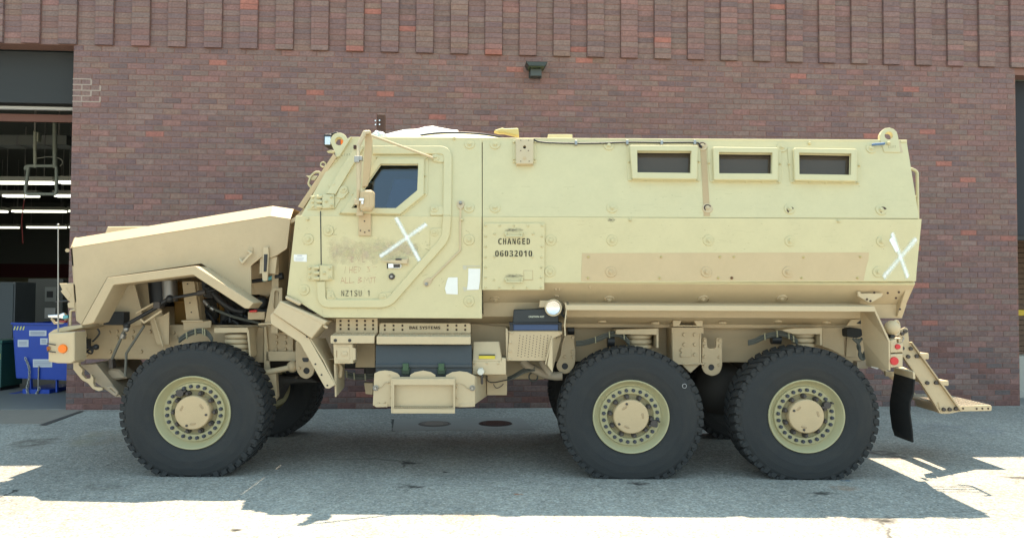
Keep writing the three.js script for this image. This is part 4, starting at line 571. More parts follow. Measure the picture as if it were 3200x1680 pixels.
{ const paper = (name, zm, pts, lab) => T(name, plate(Q(B, zm(...pts)), 0.002, { out: 0.009, bevel: 0 }), std(0.80, 0.80, 0.77, { map: grain, roughness: 0.9 }), truck, lab);
  const s = paper('inventory_sticker', ZL, [78, 62, 120, 64, 252, 64, 252, 162, 90, 158, 76, 140], 'white printed sticker beside the upper hinge'); T('print', join([74, 84, 112, 128, 142].map((y, i) => plate(Q(B, ZL(i < 2 ? 125 : 100, y, i < 2 ? 190 : 235 - i * 9, y, i < 2 ? 190 : 235 - i * 9, y + 4, i < 2 ? 125 : 100, y + 4)), 0.0006, { out: 0.0105, bevel: 0 }))), std(0.3, 0.32, 0.38), s);
  paper('paper_notice', ZL, [2150, 372, 2275, 370, 2278, 600, 2125, 592, 2105, 520, 2130, 420], 'torn white paper taped low on the side'); paper('paper_notice', ZL, [2420, 252, 2580, 255, 2575, 420, 2560, 535, 2400, 540, 2415, 420], 'white paper taped higher on the side');
  T('tape', join([plate(Q(B, ZL(2345, 210, 2400, 215, 2392, 268, 2350, 262)), 0.0015, { out: 0.0085, bevel: 0 }), plate(Q(B, ZL(2345, 498, 2400, 505, 2398, 550, 2370, 560, 2348, 530)), 0.0015, { out: 0.0085, bevel: 0 }), plate(Q(B, ZL(2400, 214, 2580, 214, 2580, 226, 2400, 228)), 0.0015, { out: 0.0085, bevel: 0 })]), std(0.5, 0.47, 0.36)); }
decal('stencil_lettering', up(0.03), rect(ZT, 612, 425, 745, 452), stencil(['LIFT'], '#4a4838', '', false), 0.003); decal('stencil_lettering', up(0.012), rect(ZE2, 300, 196, 368, 216), stencil(['LIFT'], '#4a4838', '', false), 0.003);

const scuffs = (n) => canvas(1024, 256, (g, w, h) => { for (let i = 0; i < n; i++) { g.globalAlpha = rr(0.12, 0.45); g.fillStyle = g.strokeStyle = ['#8d7a52', '#6f5c3c', '#a99a72', '#544330'][Math.floor(rnd() * 4)]; const x = rnd() * w, y = rnd() * h; if (rnd() < 0.5) { g.beginPath(); g.ellipse(x, y, rr(0.6, 2.6), rr(0.6, 2.2), 0, 0, 7); g.fill(); } else { g.lineWidth = rr(0.5, 1.3); g.beginPath(); g.moveTo(x, y); g.lineTo(x + rr(-34, 34), y + rr(-3, 9)); g.stroke(); } } g.globalAlpha = 1; });
decal('paint_scuffs', B, [[1720, 690], [2860, 693], [2850, 785], [1720, 785]], scuffs(130), 0.0075); decal('paint_scuffs', UP, [[1520, 575], [2840, 580], [2860, 668], [1520, 668]], scuffs(100), 0.0035); decal('paint_scuffs', B, [[925, 690], [1500, 690], [1500, 985], [925, 985]], scuffs(90), 0.0075);
decal('paint_scuffs', -0.30, [[240, 790], [780, 715], [780, 800], [300, 860]], scuffs(110), 0.003);

// ---- hood
{ const zs = -0.30, zt = -0.50, far = 2 * ZC0 - zs, farT = 2 * ZC0 - zt;
  const side = Q(zs, [[219, 774], [845, 675], [907, 684], [896, 776], [864, 798], [843, 806], [838, 800], [816, 803], [783, 830], [784.5, 924], [628, 823], [334, 866], [252, 1014], [236, 1001]]);
  T('hood_side', plate(side, 0.02, { bevel: 0.003 }), M.tan); T('hood_side', mir(plate(side, 0.02)), M.tan);
  const a = Q(zs, [[219, 774], [845, 675], [907, 684]]), b = Q(zt, [[230, 744], [851, 643], [917, 653]]), m = (p) => V(p.x, p.y, 2 * ZC0 - p.z);
  const tris = (rows) => { const pos = [], uv = []; for (let r = 0; r + 1 < rows.length; r++) for (let i = 0; i + 1 < rows[r].length; i++) { const q = [rows[r][i], rows[r][i + 1], rows[r + 1][i + 1], rows[r + 1][i]]; for (const k of [0, 1, 2, 0, 2, 3]) { pos.push(...q[k].toArray()); uv.push(q[k].x, q[k].z + q[k].y); } } const g = new THREE.BufferGeometry(); g.setAttribute('position', new THREE.Float32BufferAttribute(pos, 3)); g.setAttribute('uv', new THREE.Float32BufferAttribute(uv, 2)); g.computeVertexNormals(); return g; };
  T('hood_top', tris([a, b, b.map(m), a.map(m)]), M.tan); T('hood_nose', plate([a[0], b[0], m(b[0]), m(a[0])], 0.02, { face: V(-1, 0, 0) }), M.tan); const lo = P(236, 1001, zs); T('grille_panel', plate([a[0], lo, m(lo), m(a[0])], 0.02, { face: V(-1, 0, 0) }), M.tan);
  for (let i = 0; i < 7; i++) { const t = 0.16 + i * 0.115, p = a[0].clone().lerp(lo, t); T('grille_slat', boxAt(p.x - 0.035, p.x + 0.0, p.y - 0.028, p.y + 0.028, -0.55, 2 * ZC0 + 0.55, 0.006), M.tan); }
  T('hood_edge_line', bar(a.map((p) => p.clone().add(V(0, -0.001, 0.001))), 0.004, 6), M.tan); T('hood_scoop', plate(Q(-0.9, ZH(440, 480, 508, 288, 900, 284, 1080, 282, 1080, 480)), 0.6, { bevel: 0.01 }), M.sand);
  T('hood_hinge_pin', rod(P(209, 782, zs), P(209, 782, zs - 0.1), 0.02), M.tan);
  T('flare', plate(Q(0, roundPath([[253, 1014], [334, 867], [608, 830], [791, 946], [776, 964], [764, 963], [602, 858], [353, 890], [290, 1009], [262, 1015]], 3, true)), 0.29, { bevel: 0.004 }), M.tan); T('flare', mir(plate(Q(0, [[253, 1014], [334, 867], [608, 830], [791, 946], [764, 963], [602, 858], [353, 890], [290, 1009]]), 0.29)), M.tan);
  const st = T('hood_latch_recess', plate(Q(zs, ZH(2100, 480, 2182, 480, 2182, 605, 2100, 605)), 0.004, { out: 0.003, bevel: 0 }), M.tan); T('hood_latch', plate(Q(zs + 0.03, roundPath(ZH(2120, 500, 2172, 500, 2176, 580, 2162, 850, 2112, 850, 2106, 760, 2116, 600), 4, true)), 0.03), M.sand); T('latch_strap', plate(Q(zs + 0.04, ZH(2126, 575, 2162, 575, 2150, 755, 2122, 755)), 0.012), M.black); T('latch_plate', plate(Q(zs - 0.02, ZH(2085, 605, 2265, 600, 2245, 760, 2250, 775, 2080, 775)), 0.01), M.sand);
  T('grab_bar', bar(ZH(1965, 545, 1998, 565, 1905, 665, 1880, 625).map(([x, y], i) => P(x, y, zs + (i % 3 ? 0.05 : 0.0))), 0.014), M.sand); for (const [x, y] of ZH(1990, 525, 1895, 625)) T('bar_foot', plate(Q(zs, [[x - 8, y - 6], [x + 8, y - 6], [x + 8, y + 8], [x - 8, y + 8]]), 0.01, { out: 0.008 }), M.tan);
  T('hood_seam', plate(Q(zs, Z9(368, 367, 520, 367, 520, 371, 368, 371)), 0.002, { out: 0.0012, bevel: 0 }), M.tan); }
// ---- front end: lamp cluster, corner box, whip
{ T('headlamp_guard', plate(Q(-0.42, Z9(203, 145, 350, 140, 365, 400, 290, 390, 285, 345, 315, 330, 290, 315, 215, 225, 232, 208)), 0.25, { bevel: 0.006 }), M.sand); T('guard_seam', plate(Q(-0.42, strip(Z9(272, 190, 325, 262, 300, 305), 1)), 0.002, { out: 0.002, bevel: 0 }), M.tan); T('lamp_arm', bar([P(...Z9(170, 335)[0], -0.5), P(...Z9(230, 325)[0], -0.45), P(...Z9(305, 318)[0], -0.45)], 0.01), M.black);
  T('convex_mirror', plate(Q(-0.4, Z9(85, 465, 200, 458, 245, 440, 262, 462, 245, 505, 190, 495, 90, 490)), 0.04, { bevel: 0.006 }), M.chrome); T('mirror_cap', plate(Q(-0.38, Z9(238, 470, 290, 465, 290, 495, 240, 505)), 0.05), M.turquoise); T('mirror_stem', bar([P(...Z9(130, 500)[0], -0.42), P(...Z9(160, 545)[0], -0.44), P(...Z9(240, 540)[0], -0.46), P(...Z9(285, 500)[0], -0.46)], 0.012), M.sand);
  T('mirror_cap', plate(Q(-0.38, Z9(190, 515, 270, 520, 265, 540, 195, 536)), 0.04), std(0.25, 0.03, 0.03)); T('brush_guard', bar(roundPath(Z9(360, 412, 320, 418, 316, 560), 4, false).map(([x, y]) => P(x, y, -0.36)), 0.012), M.sand);
  const cb = T('corner_box', plate(Q(-0.12, [[149, 1041], [231, 1037], [231, 1127], [221, 1135], [177, 1134.5], [149, 1129]]), 0.22, { bevel: 0.008 }), M.sand, truck, 'sand coloured bumper box with an orange marker'); const c = P(195.2, 1089, -0.118); T('marker_lens', rod(c, c.clone().add(V(0, 0, 0.016)), 0.045, 0.040, 28), M.orange, cb); const c2 = P(152, 1088, -0.118); T('marker_lens', rod(c2, c2.clone().add(V(-0.01, 0, 0.012)), 0.022, 0.02, 16), M.amber, cb); T('lens_guard', join([bar([P(146, 1073, -0.10), P(171, 1077, -0.10)], 0.006), bar([P(146, 1097, -0.10), P(171, 1100, -0.10)], 0.006)]), M.nut, cb);
  T('bumper_top', plate(Q(-0.3, Z9(150, 610, 260, 580, 430, 560, 440, 590, 260, 630, 95, 648)), 0.5, { bevel: 0.004 }), M.sand);
  T('whip_antenna', join([rod(P(180.5, 1037, -0.25), P(180, 703, -0.25), 0.008, 0.005, 8), new THREE.SphereGeometry(0.012, 8, 6).translate(...P(180, 702, -0.25).toArray())]), M.steel); T('bumper_beam', boxAt(X(165, 1080, -0.5), X(235, 1080, -0.5), P(180, 1120, -0.5).y, P(180, 1045, -0.5).y, -2.1, -0.5, 0.01), M.sand);
  T('tow_plate', plate(Q(-0.5, roundPath(Z9(345, 935, 405, 905, 400, 965, 440, 1010, 430, 1060, 470, 1105, 515, 1100, 525, 1060, 550, 1100, 545, 1150, 560, 1185, 640, 1195, 640, 1220, 600, 1230, 540, 1205, 495, 1150, 430, 1115, 385, 1060, 345, 1010), 2, true)), 0.04), M.sand);
  T('skid_plate', plate(Q(-0.62, Z9(415, 965, 580, 955, 720, 1130, 830, 1290, 770, 1285, 530, 1110, 510, 1050)), 0.9), M.grime); T('tow_hook', bar(roundPath(Z9(690, 1195, 740, 1185, 795, 1245, 780, 1268, 700, 1205), 4, false).map(([x, y]) => P(x, y, -0.55)), 0.016), M.grime);
  T('steering_box', plate(Q(-0.7, Z9(660, 1040, 720, 1000, 800, 1010, 850, 1060, 880, 1100, 760, 1120, 680, 1100)), 0.25, { bevel: 0.02 }), M.grime); T('pitman_arm', plate(Q(-0.6, Z9(700, 905, 740, 905, 745, 1000, 705, 1000)), 0.06), M.nut); const zq = -0.44, n9 = (x, y, z = zq) => P(...Z9(x, y)[0], z);
  T('brake_valve', join([pbox(...Z9(375, 690)[0], ...Z9(425, 765)[0], zq - 0.05, 0.12), pbox(...Z9(450, 705)[0], ...Z9(485, 800)[0], zq, 0.08)]), M.black); T('air_fitting', join([rod(n9(420, 800), n9(600, 778), 0.014), new THREE.SphereGeometry(0.03, 12, 8).translate(...n9(575, 785).toArray())]), M.black);
  for (const c of [[365, 705, 420, 712, 480, 760, 540, 830], [380, 790, 430, 740, 470, 700, 440, 690], [400, 880, 470, 840, 520, 800, 570, 770], [430, 770, 480, 830, 530, 850, 545, 800], [540, 730, 580, 690, 610, 640, 590, 600]]) T('brake_line', pipe(Z9(...c).map(([x, y]) => P(x, y, zq + 0.01)), 0.009, 20, 6), M.black); T('valve_bracket', plate(Q(zq - 0.03, Z9(380, 870, 420, 770, 450, 770, 500, 850, 470, 890)), 0.03), M.tan);
   }
// ---- engine bay
{ T('inner_fender', plate(Q(-0.62, [[300, 1016], [352, 890], [419, 888], [441, 968], [441, 1016]]), 0.02), M.tan); T('inner_fender', plate(Q(-0.8, [[419, 888], [470, 885], [520, 1016], [441, 1016]]), 0.02), M.tan); T('battery_cover', pbox(...Z9(650, 432)[0], ...Z9(855, 565)[0], -0.5, 0.2), M.blackmatt); T('wiring', pipe([P(...Z9(750, 250)[0], -0.6), P(...Z9(790, 275)[0], -0.58), P(...Z9(830, 280)[0], -0.58)], 0.01), M.black); T('wiring', pipe([P(...Z9(550, 545)[0], -0.5), P(...Z9(610, 540)[0], -0.5), P(...Z9(640, 490)[0], -0.5)], 0.01), M.black);
  T('bay_panel', boxAt(X(330, 900, -1.6), X(900, 900, -1.6), 1.35, 2.2, -1.65, -1.6, 0), M.tan); T('bay_panel', boxAt(X(880, 900, -0.8), X(900, 900, -0.8), 1.35, 2.3, -1.6, -0.45, 0), M.tan);
  T('radiator', plate(Q(-0.85, ZA(-60, 130, 110, 130, 110, 380, -20, 360)), 0.5), M.black); T('oil_filter', rod(P(...ZA(160, 330)[0], -0.85), P(...ZA(150, 120)[0], -0.85), 0.085, 0.085, 24), M.steel); T('oil_filter', rod(P(...ZA(60, 360)[0], -0.85), P(...ZA(40, 130)[0], -0.85), 0.1, 0.1, 24), M.black);
  T('engine_block', plate(Q(-1.0, ZA(190, 130, 480, 130, 700, 300, 720, 560, 200, 560)), 0.5, { bevel: 0.02 }), M.engine); T('engine_rib', join([pbox(...ZA(195, 320)[0], ...ZA(310, 345)[0], -0.97, 0.03), pbox(...ZA(600, 340)[0], ...ZA(640, 520)[0], -0.96, 0.04), pbox(...ZA(470, 270)[0], ...ZA(600, 290)[0], -0.95, 0.05)]), M.engine); T('engine_mount', plate(Q(-0.66, ZA(282, 125, 405, 125, 460, 515, 325, 515)), 0.05), M.tan); T('mount_flange', plate(Q(-0.72, ZA(405, 125, 440, 128, 480, 515, 460, 515)), 0.12), M.tan); for (const [x, y] of ZA(338, 150, 362, 340, 376, 435)) put(smallBolt, 'bolt', M.nut, -0.66, x, y, 0, 0.6);
  T('mount_shelf', plate(Q(-0.6, ZA(275, 518, 490, 515, 490, 533, 275, 533)), 0.2), M.sand); T('shelf_gusset', plate(Q(-0.62, ZA(290, 533, 575, 520, 575, 590, 300, 620)), 0.02), M.tan);
  const j = (zm, x, y, z) => P(...zm(x, y)[0], z); T('steering_shaft', join([rod(j(Z9, 880, 560, -0.42), j(Z9, 1190, 385, -0.42), 0.019), rod(j(ZA, 60, 355, -0.42), j(ZA, 170, 285, -0.42), 0.021), rod(j(ZA, 170, 295, -0.42), j(ZA, 520, 232, -0.46), 0.016), rod(j(ZA, 500, 235, -0.46), j(ZA, 625, 205, -0.5), 0.012), new THREE.SphereGeometry(0.04, 10, 8).translate(...j(ZA, 160, 300, -0.42).toArray()), new THREE.SphereGeometry(0.035, 10, 8).translate(...j(Z9, 885, 570, -0.42).toArray())]), M.black); T('steering_yoke', join([pbox(...Z9(1150, 330)[0], ...Z9(1215, 400)[0], -0.38, 0.09), rod(j(ZA, 440, 245, -0.45), j(ZA, 520, 230, -0.45), 0.028)]), M.nut); T('chrome_collar', rod(j(ZA, 505, 236, -0.46), j(ZA, 520, 232, -0.46), 0.03), M.chrome);
  T('shaft_bracket', join([bar([j(Z9, 985, 440, -0.45), j(Z9, 1150, 350, -0.45)], 0.012), bar([j(Z9, 1030, 510, -0.38), j(Z9, 1060, 540, -0.38), j(Z9, 1230, 425, -0.38)], 0.012)]), M.sand); T('bracket', plate(Q(-0.6, Z9(1110, 500, 1160, 485, 1240, 470, 1310, 430, 1310, 760, 1190, 760)), 0.02), M.tan); T('bracket_edge', bar([j(Z9, 1160, 485, -0.57), j(Z9, 1250, 775, -0.57)], 0.009), M.sand);
  T('drag_link', join([rod(j(Z9, 870, 600, -0.42), j(Z9, 735, 905, -0.5), 0.015), rod(j(Z9, 1060, 570, -0.45), j(Z9, 880, 850, -0.5), 0.013), rod(j(Z9, 880, 850, -0.5), j(Z9, 870, 1080, -0.5), 0.013)]), std(0.12, 0.12, 0.1, { roughness: 0.6 })); T('link_collar', join([rod(j(Z9, 858, 650, -0.43), j(Z9, 840, 690, -0.44), 0.028), new THREE.SphereGeometry(0.03, 10, 8).translate(...j(Z9, 880, 605, -0.42).toArray())]), M.steel);
  T('coolant_hose', pipe([j(ZA, 600, 240, -0.75), j(ZA, 680, 330, -0.75), j(ZA, 800, 410, -0.78), j(ZA, 900, 430, -0.8)], 0.035), M.black); T('fuel_line', pipe([j(ZA, 500, 330, -0.8), j(ZA, 600, 400, -0.78), j(ZA, 800, 480, -0.75), j(ZA, 1060, 545, -0.7)], 0.016), M.hose); T('line_fitting', join([rod(j(ZA, 500, 320, -0.78), j(ZA, 545, 365, -0.78), 0.022), rod(j(ZA, 575, 390, -0.77), j(ZA, 605, 410, -0.77), 0.024)]), M.steel); T('coolant_hose', pipe([j(ZA, 780, 430, -0.9), j(ZA, 850, 470, -0.85), j(ZA, 930, 400, -0.85)], 0.04), M.black);
  for (const c of [[500, 190, 560, 170, 600, 230, 640, 300], [470, 400, 540, 440, 600, 520, 620, 560], [650, 320, 720, 380, 760, 450, 770, 540], [760, 500, 820, 450, 900, 460, 960, 520], [700, 560, 740, 500, 800, 520, 860, 560], [850, 430, 880, 480, 920, 500, 980, 540], [520, 480, 560, 540, 640, 560, 700, 540], [620, 260, 700, 350, 800, 420, 900, 470]]) T('added_dark_hose', pipe(ZA(...c).map(([x, y], i) => P(x, y, -0.86 + 0.02 * i)), 0.022, 24, 8), M.black);  // dark hoses added at random to make the bay darker
  T('added_alternator', rod(j(ZA, 560, 190, -0.85), j(ZA, 560, 190, -1.0), 0.11, 0.11, 24), M.black); T('added_dark_cover', plate(Q(-0.93, ZA(500, 300, 600, 280, 640, 420, 620, 560, 500, 560)), 0.1, { bevel: 0.02 }), M.iron); T('added_dark_cover', plate(Q(-0.9, ZA(660, 430, 940, 430, 1000, 560, 660, 560)), 0.3, { bevel: 0.02 }), M.iron); T('added_dark_cover', plate(Q(-1.0, ZA(640, 140, 980, 180, 980, 430, 700, 430)), 0.3, { bevel: 0.02 }), M.iron);  // alternator and covers are dark shapes added to darken the engine bay
  // between hood and cab
  T('cowl_bracket', plate(Q(-0.7, ZA(985, 125, 1200, 120, 1230, 180, 1150, 280, 1030, 250)), 0.05), M.tan); T('cowl_inner', plate(Q(-0.8, [[784, 830], [862, 800], [897, 778], [905, 700], [925, 690], [895, 920], [784, 920]]), 0.04), M.tan); T('hose_black', bar([j(ZA, 985, 125, -0.5), j(ZA, 1090, 112, -0.5)], 0.02), M.black); T('hose_turquoise', bar([j(ZA, 1110, 108, -0.48), j(ZA, 1225, 78, -0.48)], 0.022), M.turquoise); T('hose_end', rod(j(ZA, 1225, 80, -0.48), j(ZA, 1300, 70, -0.48), 0.036), M.black);
  T('cab_post', plate(Q(-0.42, ZA(1110, 560, 1175, 230, 1195, 190, 1290, 190, 1290, 420, 1210, 460, 1170, 560)), 0.04, { holes: [Q(-0.42, roundPath(ZA(1212, 215, 1262, 215, 1250, 395, 1200, 405), 8, true))] }), M.tan); T('tray', pbox(...ZA(945, 430)[0], ...ZA(1115, 510)[0], -0.5, 0.3), M.tan); T('reservoir', join([new THREE.SphereGeometry(0.07, 14, 10).translate(...j(ZA, 1085, 340, -0.62).toArray()), pbox(...ZA(1010, 300)[0], ...ZA(1150, 430)[0], -0.65, 0.2)]), M.black); T('warning_cap', bar([j(ZA, 970, 425, -0.48), j(ZA, 1030, 422, -0.48)], 0.012), M.red); T('shifter_link', bar([j(ZA, 1060, 555, -0.4), j(ZA, 1180, 552, -0.4)], 0.012), M.sand); }
// ---- wheels
const AX_ = [[597, 1287, 0.605], [1974, 1303, 0.588], [2524.4, 1299, 0.60]];
function makeTyre(axle) {
  const prof = [[0.335, -0.06], [0.35, -0.03], [0.40, -0.008], [0.47, 0.008], [0.54, 0.008], [0.60, 0.000], [0.635, -0.016], [0.655, -0.04], [0.660, -0.10], [0.661, -0.20], [0.660, -0.30], [0.655, -0.36], [0.59, -0.398], [0.5, -0.408], [0.40, -0.392], [0.335, -0.34]].map(([r, z]) => new THREE.Vector2(r, z));
  const gs = [new THREE.LatheGeometry(prof, 96).rotateX(Math.PI / 2)];
  const N = 50, lug = (r0, r1, z0, z1, w, a, skew) => { const g = new THREE.BoxGeometry(w, r1 - r0, z1 - z0, 1, 1, 1); const p = g.attributes.position; for (let i = 0; i < p.count; i++) { if (p.getY(i) > 0) p.setX(i, p.getX(i) * 0.88); p.setX(i, p.getX(i) + skew * p.getZ(i)); } g.translate(0, (r0 + r1) / 2, (z0 + z1) / 2); g.rotateZ(a); return g; };
  for (let i = 0; i < N; i++) { const a = i / N * 2 * Math.PI; for (const s of [0, 1]) { const b = a + (s ? Math.PI / N : 0), f = (z) => (s ? -0.4 - z : z);
      const zo = [f(-0.012), f(-0.155)].sort((x, y) => x - y); gs.push(lug(0.64, 0.675, zo[0], zo[1], 0.063, b, s ? -0.25 : 0.25)); const zi = [f(-0.003), f(-0.03)].sort((x, y) => x - y); gs.push(lug(0.606 + (i % 2) * 0.016, 0.664, zi[0], zi[1], 0.048, b, 0)); }
    gs.push(lug(0.64, 0.672, -0.235, -0.165, 0.06, a + 0.04, 0.6)); }
  const g = join(gs).scale(0.982, 0.982, 1), p = g.attributes.position;
  for (let i = 0; i < p.count; i++) { const y = p.getY(i), low = -axle + 0.002; if (y < -0.25) { const k = clamp((-0.25 - y) / 0.4); p.setZ(i, -0.2 + (p.getZ(i) + 0.2) * (1 + 0.07 * k * k)); p.setX(i, p.getX(i) * (1 + 0.02 * k)); } const e = 0.018, d = (y - low) / e; if (d < 4) p.setY(i, low + e * 0.5 * Math.log1p(Math.exp(2 * d)) ); }
  g.computeVertexNormals(); const s = mergeVertices(g, 1e-4); return g;
}
const rimGeo = new THREE.LatheGeometry([[0.352, -0.075], [0.354, -0.03], [0.350, -0.012], [0.342, -0.010], [0.335, -0.022], [0.322, -0.06], [0.300, -0.088], [0.285, -0.098], [0.282, -0.072], [0.278, -0.068], [0.220, -0.068], [0.214, -0.072], [0.212, -0.10], [0.165, -0.11], [0.16, -0.12], [0.02, -0.12]].map(([r, z]) => new THREE.Vector2(r, z)), 72).rotateX(Math.PI / 2);
const capGeo = new THREE.LatheGeometry([[0.165, -0.12], [0.163, -0.03], [0.158, -0.018], [0.150, -0.014], [0.0005, -0.012]].map(([r, z]) => new THREE.Vector2(r, z)), 56).rotateX(Math.PI / 2);
const boltGeo = join([new THREE.CylinderGeometry(0.0185, 0.0185, 0.02, 6).rotateX(Math.PI / 2).translate(0, 0, 0.008), new THREE.CylinderGeometry(0.011, 0.012, 0.012, 10).rotateX(Math.PI / 2).translate(0, 0, 0.022)]);
const nutGeo = join([new THREE.CylinderGeometry(0.0235, 0.026, 0.04, 6).rotateX(Math.PI / 2).translate(0, 0, 0.02), new THREE.CylinderGeometry(0.014, 0.016, 0.03, 12).rotateX(Math.PI / 2).translate(0, 0, 0.05)]);
const slotGeo = new THREE.CapsuleGeometry(0.011, 0.034, 4, 10).scale(1, 1, 0.3);
const boltBlue = std(0.055, 0.06, 0.075, { roughness: 0.55, metalness: 0.3 }), rimPaint = paint(0.43, 0.395, 0.23), hubDark = paint(0.30, 0.26, 0.15);
function wheel(x, axle, zFace, turn, near) {
  const w = new THREE.Group(); w.name = 'wheel'; truck.add(w); w.position.set(x, axle, zFace); w.rotation.y = turn; w.scale.x = 1.05;
  mesh('tyre', makeTyre(axle), M.rubber, w); mesh('rim', rimGeo, rimPaint, w); mesh('hub_cap', capGeo, M.pinktan, w); mesh('hub_ring', new THREE.CylinderGeometry(0.205, 0.205, 0.004, 40, 1).rotateX(Math.PI / 2).translate(0, 0, -0.104), hubDark, w);
  if (!near) return w;
  const ph = near * 1.1; for (let i = 0; i < 24; i++) { const a = (i + 0.4 + ph) / 24 * 6.2832, o = mesh('rim_bolt', boltGeo, boltBlue, w); o.position.set(0.248 * Math.cos(a), 0.248 * Math.sin(a), -0.068); o.rotation.z = rnd(); }
  for (let i = 0; i < 10; i++) { const a = (i + 0.25 + ph * 0.7) / 10 * 6.2832, o = mesh('wheel_nut', nutGeo, M.nut, w); o.position.set(0.190 * Math.cos(a), 0.190 * Math.sin(a), -0.102); o.rotation.z = rnd(); }
  for (let i = 0; i < 3; i++) { const a = i / 3 * 6.2832 + [0.62, 0.1, 0.25][near - 1], o = mesh('cap_slot', slotGeo, paint(0.40, 0.29, 0.165), w); o.position.set(0.105 * Math.cos(a), 0.105 * Math.sin(a), -0.0135); o.rotation.z = a; }
  const va = [2.15, -0.3, 0.5][near - 1], v = mesh('air_valve', join([new THREE.CylinderGeometry(0.034, 0.036, 0.05, 12).rotateX(Math.PI / 2), new THREE.CylinderGeometry(0.01, 0.01, 0.07, 8).rotateX(Math.PI / 2).translate(0.045, 0.02, 0), new THREE.CylinderGeometry(0.012, 0.012, 0.06, 8).rotateX(Math.PI / 2).translate(-0.04, -0.02, 0)]), M.nut, w); v.position.set(0.222 * Math.cos(va), 0.222 * Math.sin(va), -0.05);
  for (let i = 0; i < 2; i++) { const a = va + 2.2 + i * 1.8, o = mesh('cap_screw', new THREE.CylinderGeometry(0.012, 0.012, 0.006, 12).rotateX(Math.PI / 2), M.nut, w); o.position.set(0.13 * Math.cos(a), 0.13 * Math.sin(a), -0.011); }
  return w;
}
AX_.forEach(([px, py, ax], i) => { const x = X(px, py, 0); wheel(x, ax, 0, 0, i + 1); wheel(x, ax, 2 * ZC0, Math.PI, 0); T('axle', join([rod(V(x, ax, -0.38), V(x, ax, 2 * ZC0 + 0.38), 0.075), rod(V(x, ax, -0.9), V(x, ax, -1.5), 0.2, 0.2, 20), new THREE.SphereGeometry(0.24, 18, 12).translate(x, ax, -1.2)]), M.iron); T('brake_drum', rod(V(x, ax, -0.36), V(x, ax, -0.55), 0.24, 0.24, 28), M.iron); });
T('wheel_chalk_mark', new THREE.TorusGeometry(0.02, 0.0035, 5, 16).translate(...P(...Z7(1235, 590)[0], 0.012).toArray()), std(0.3, 0.3, 0.3));

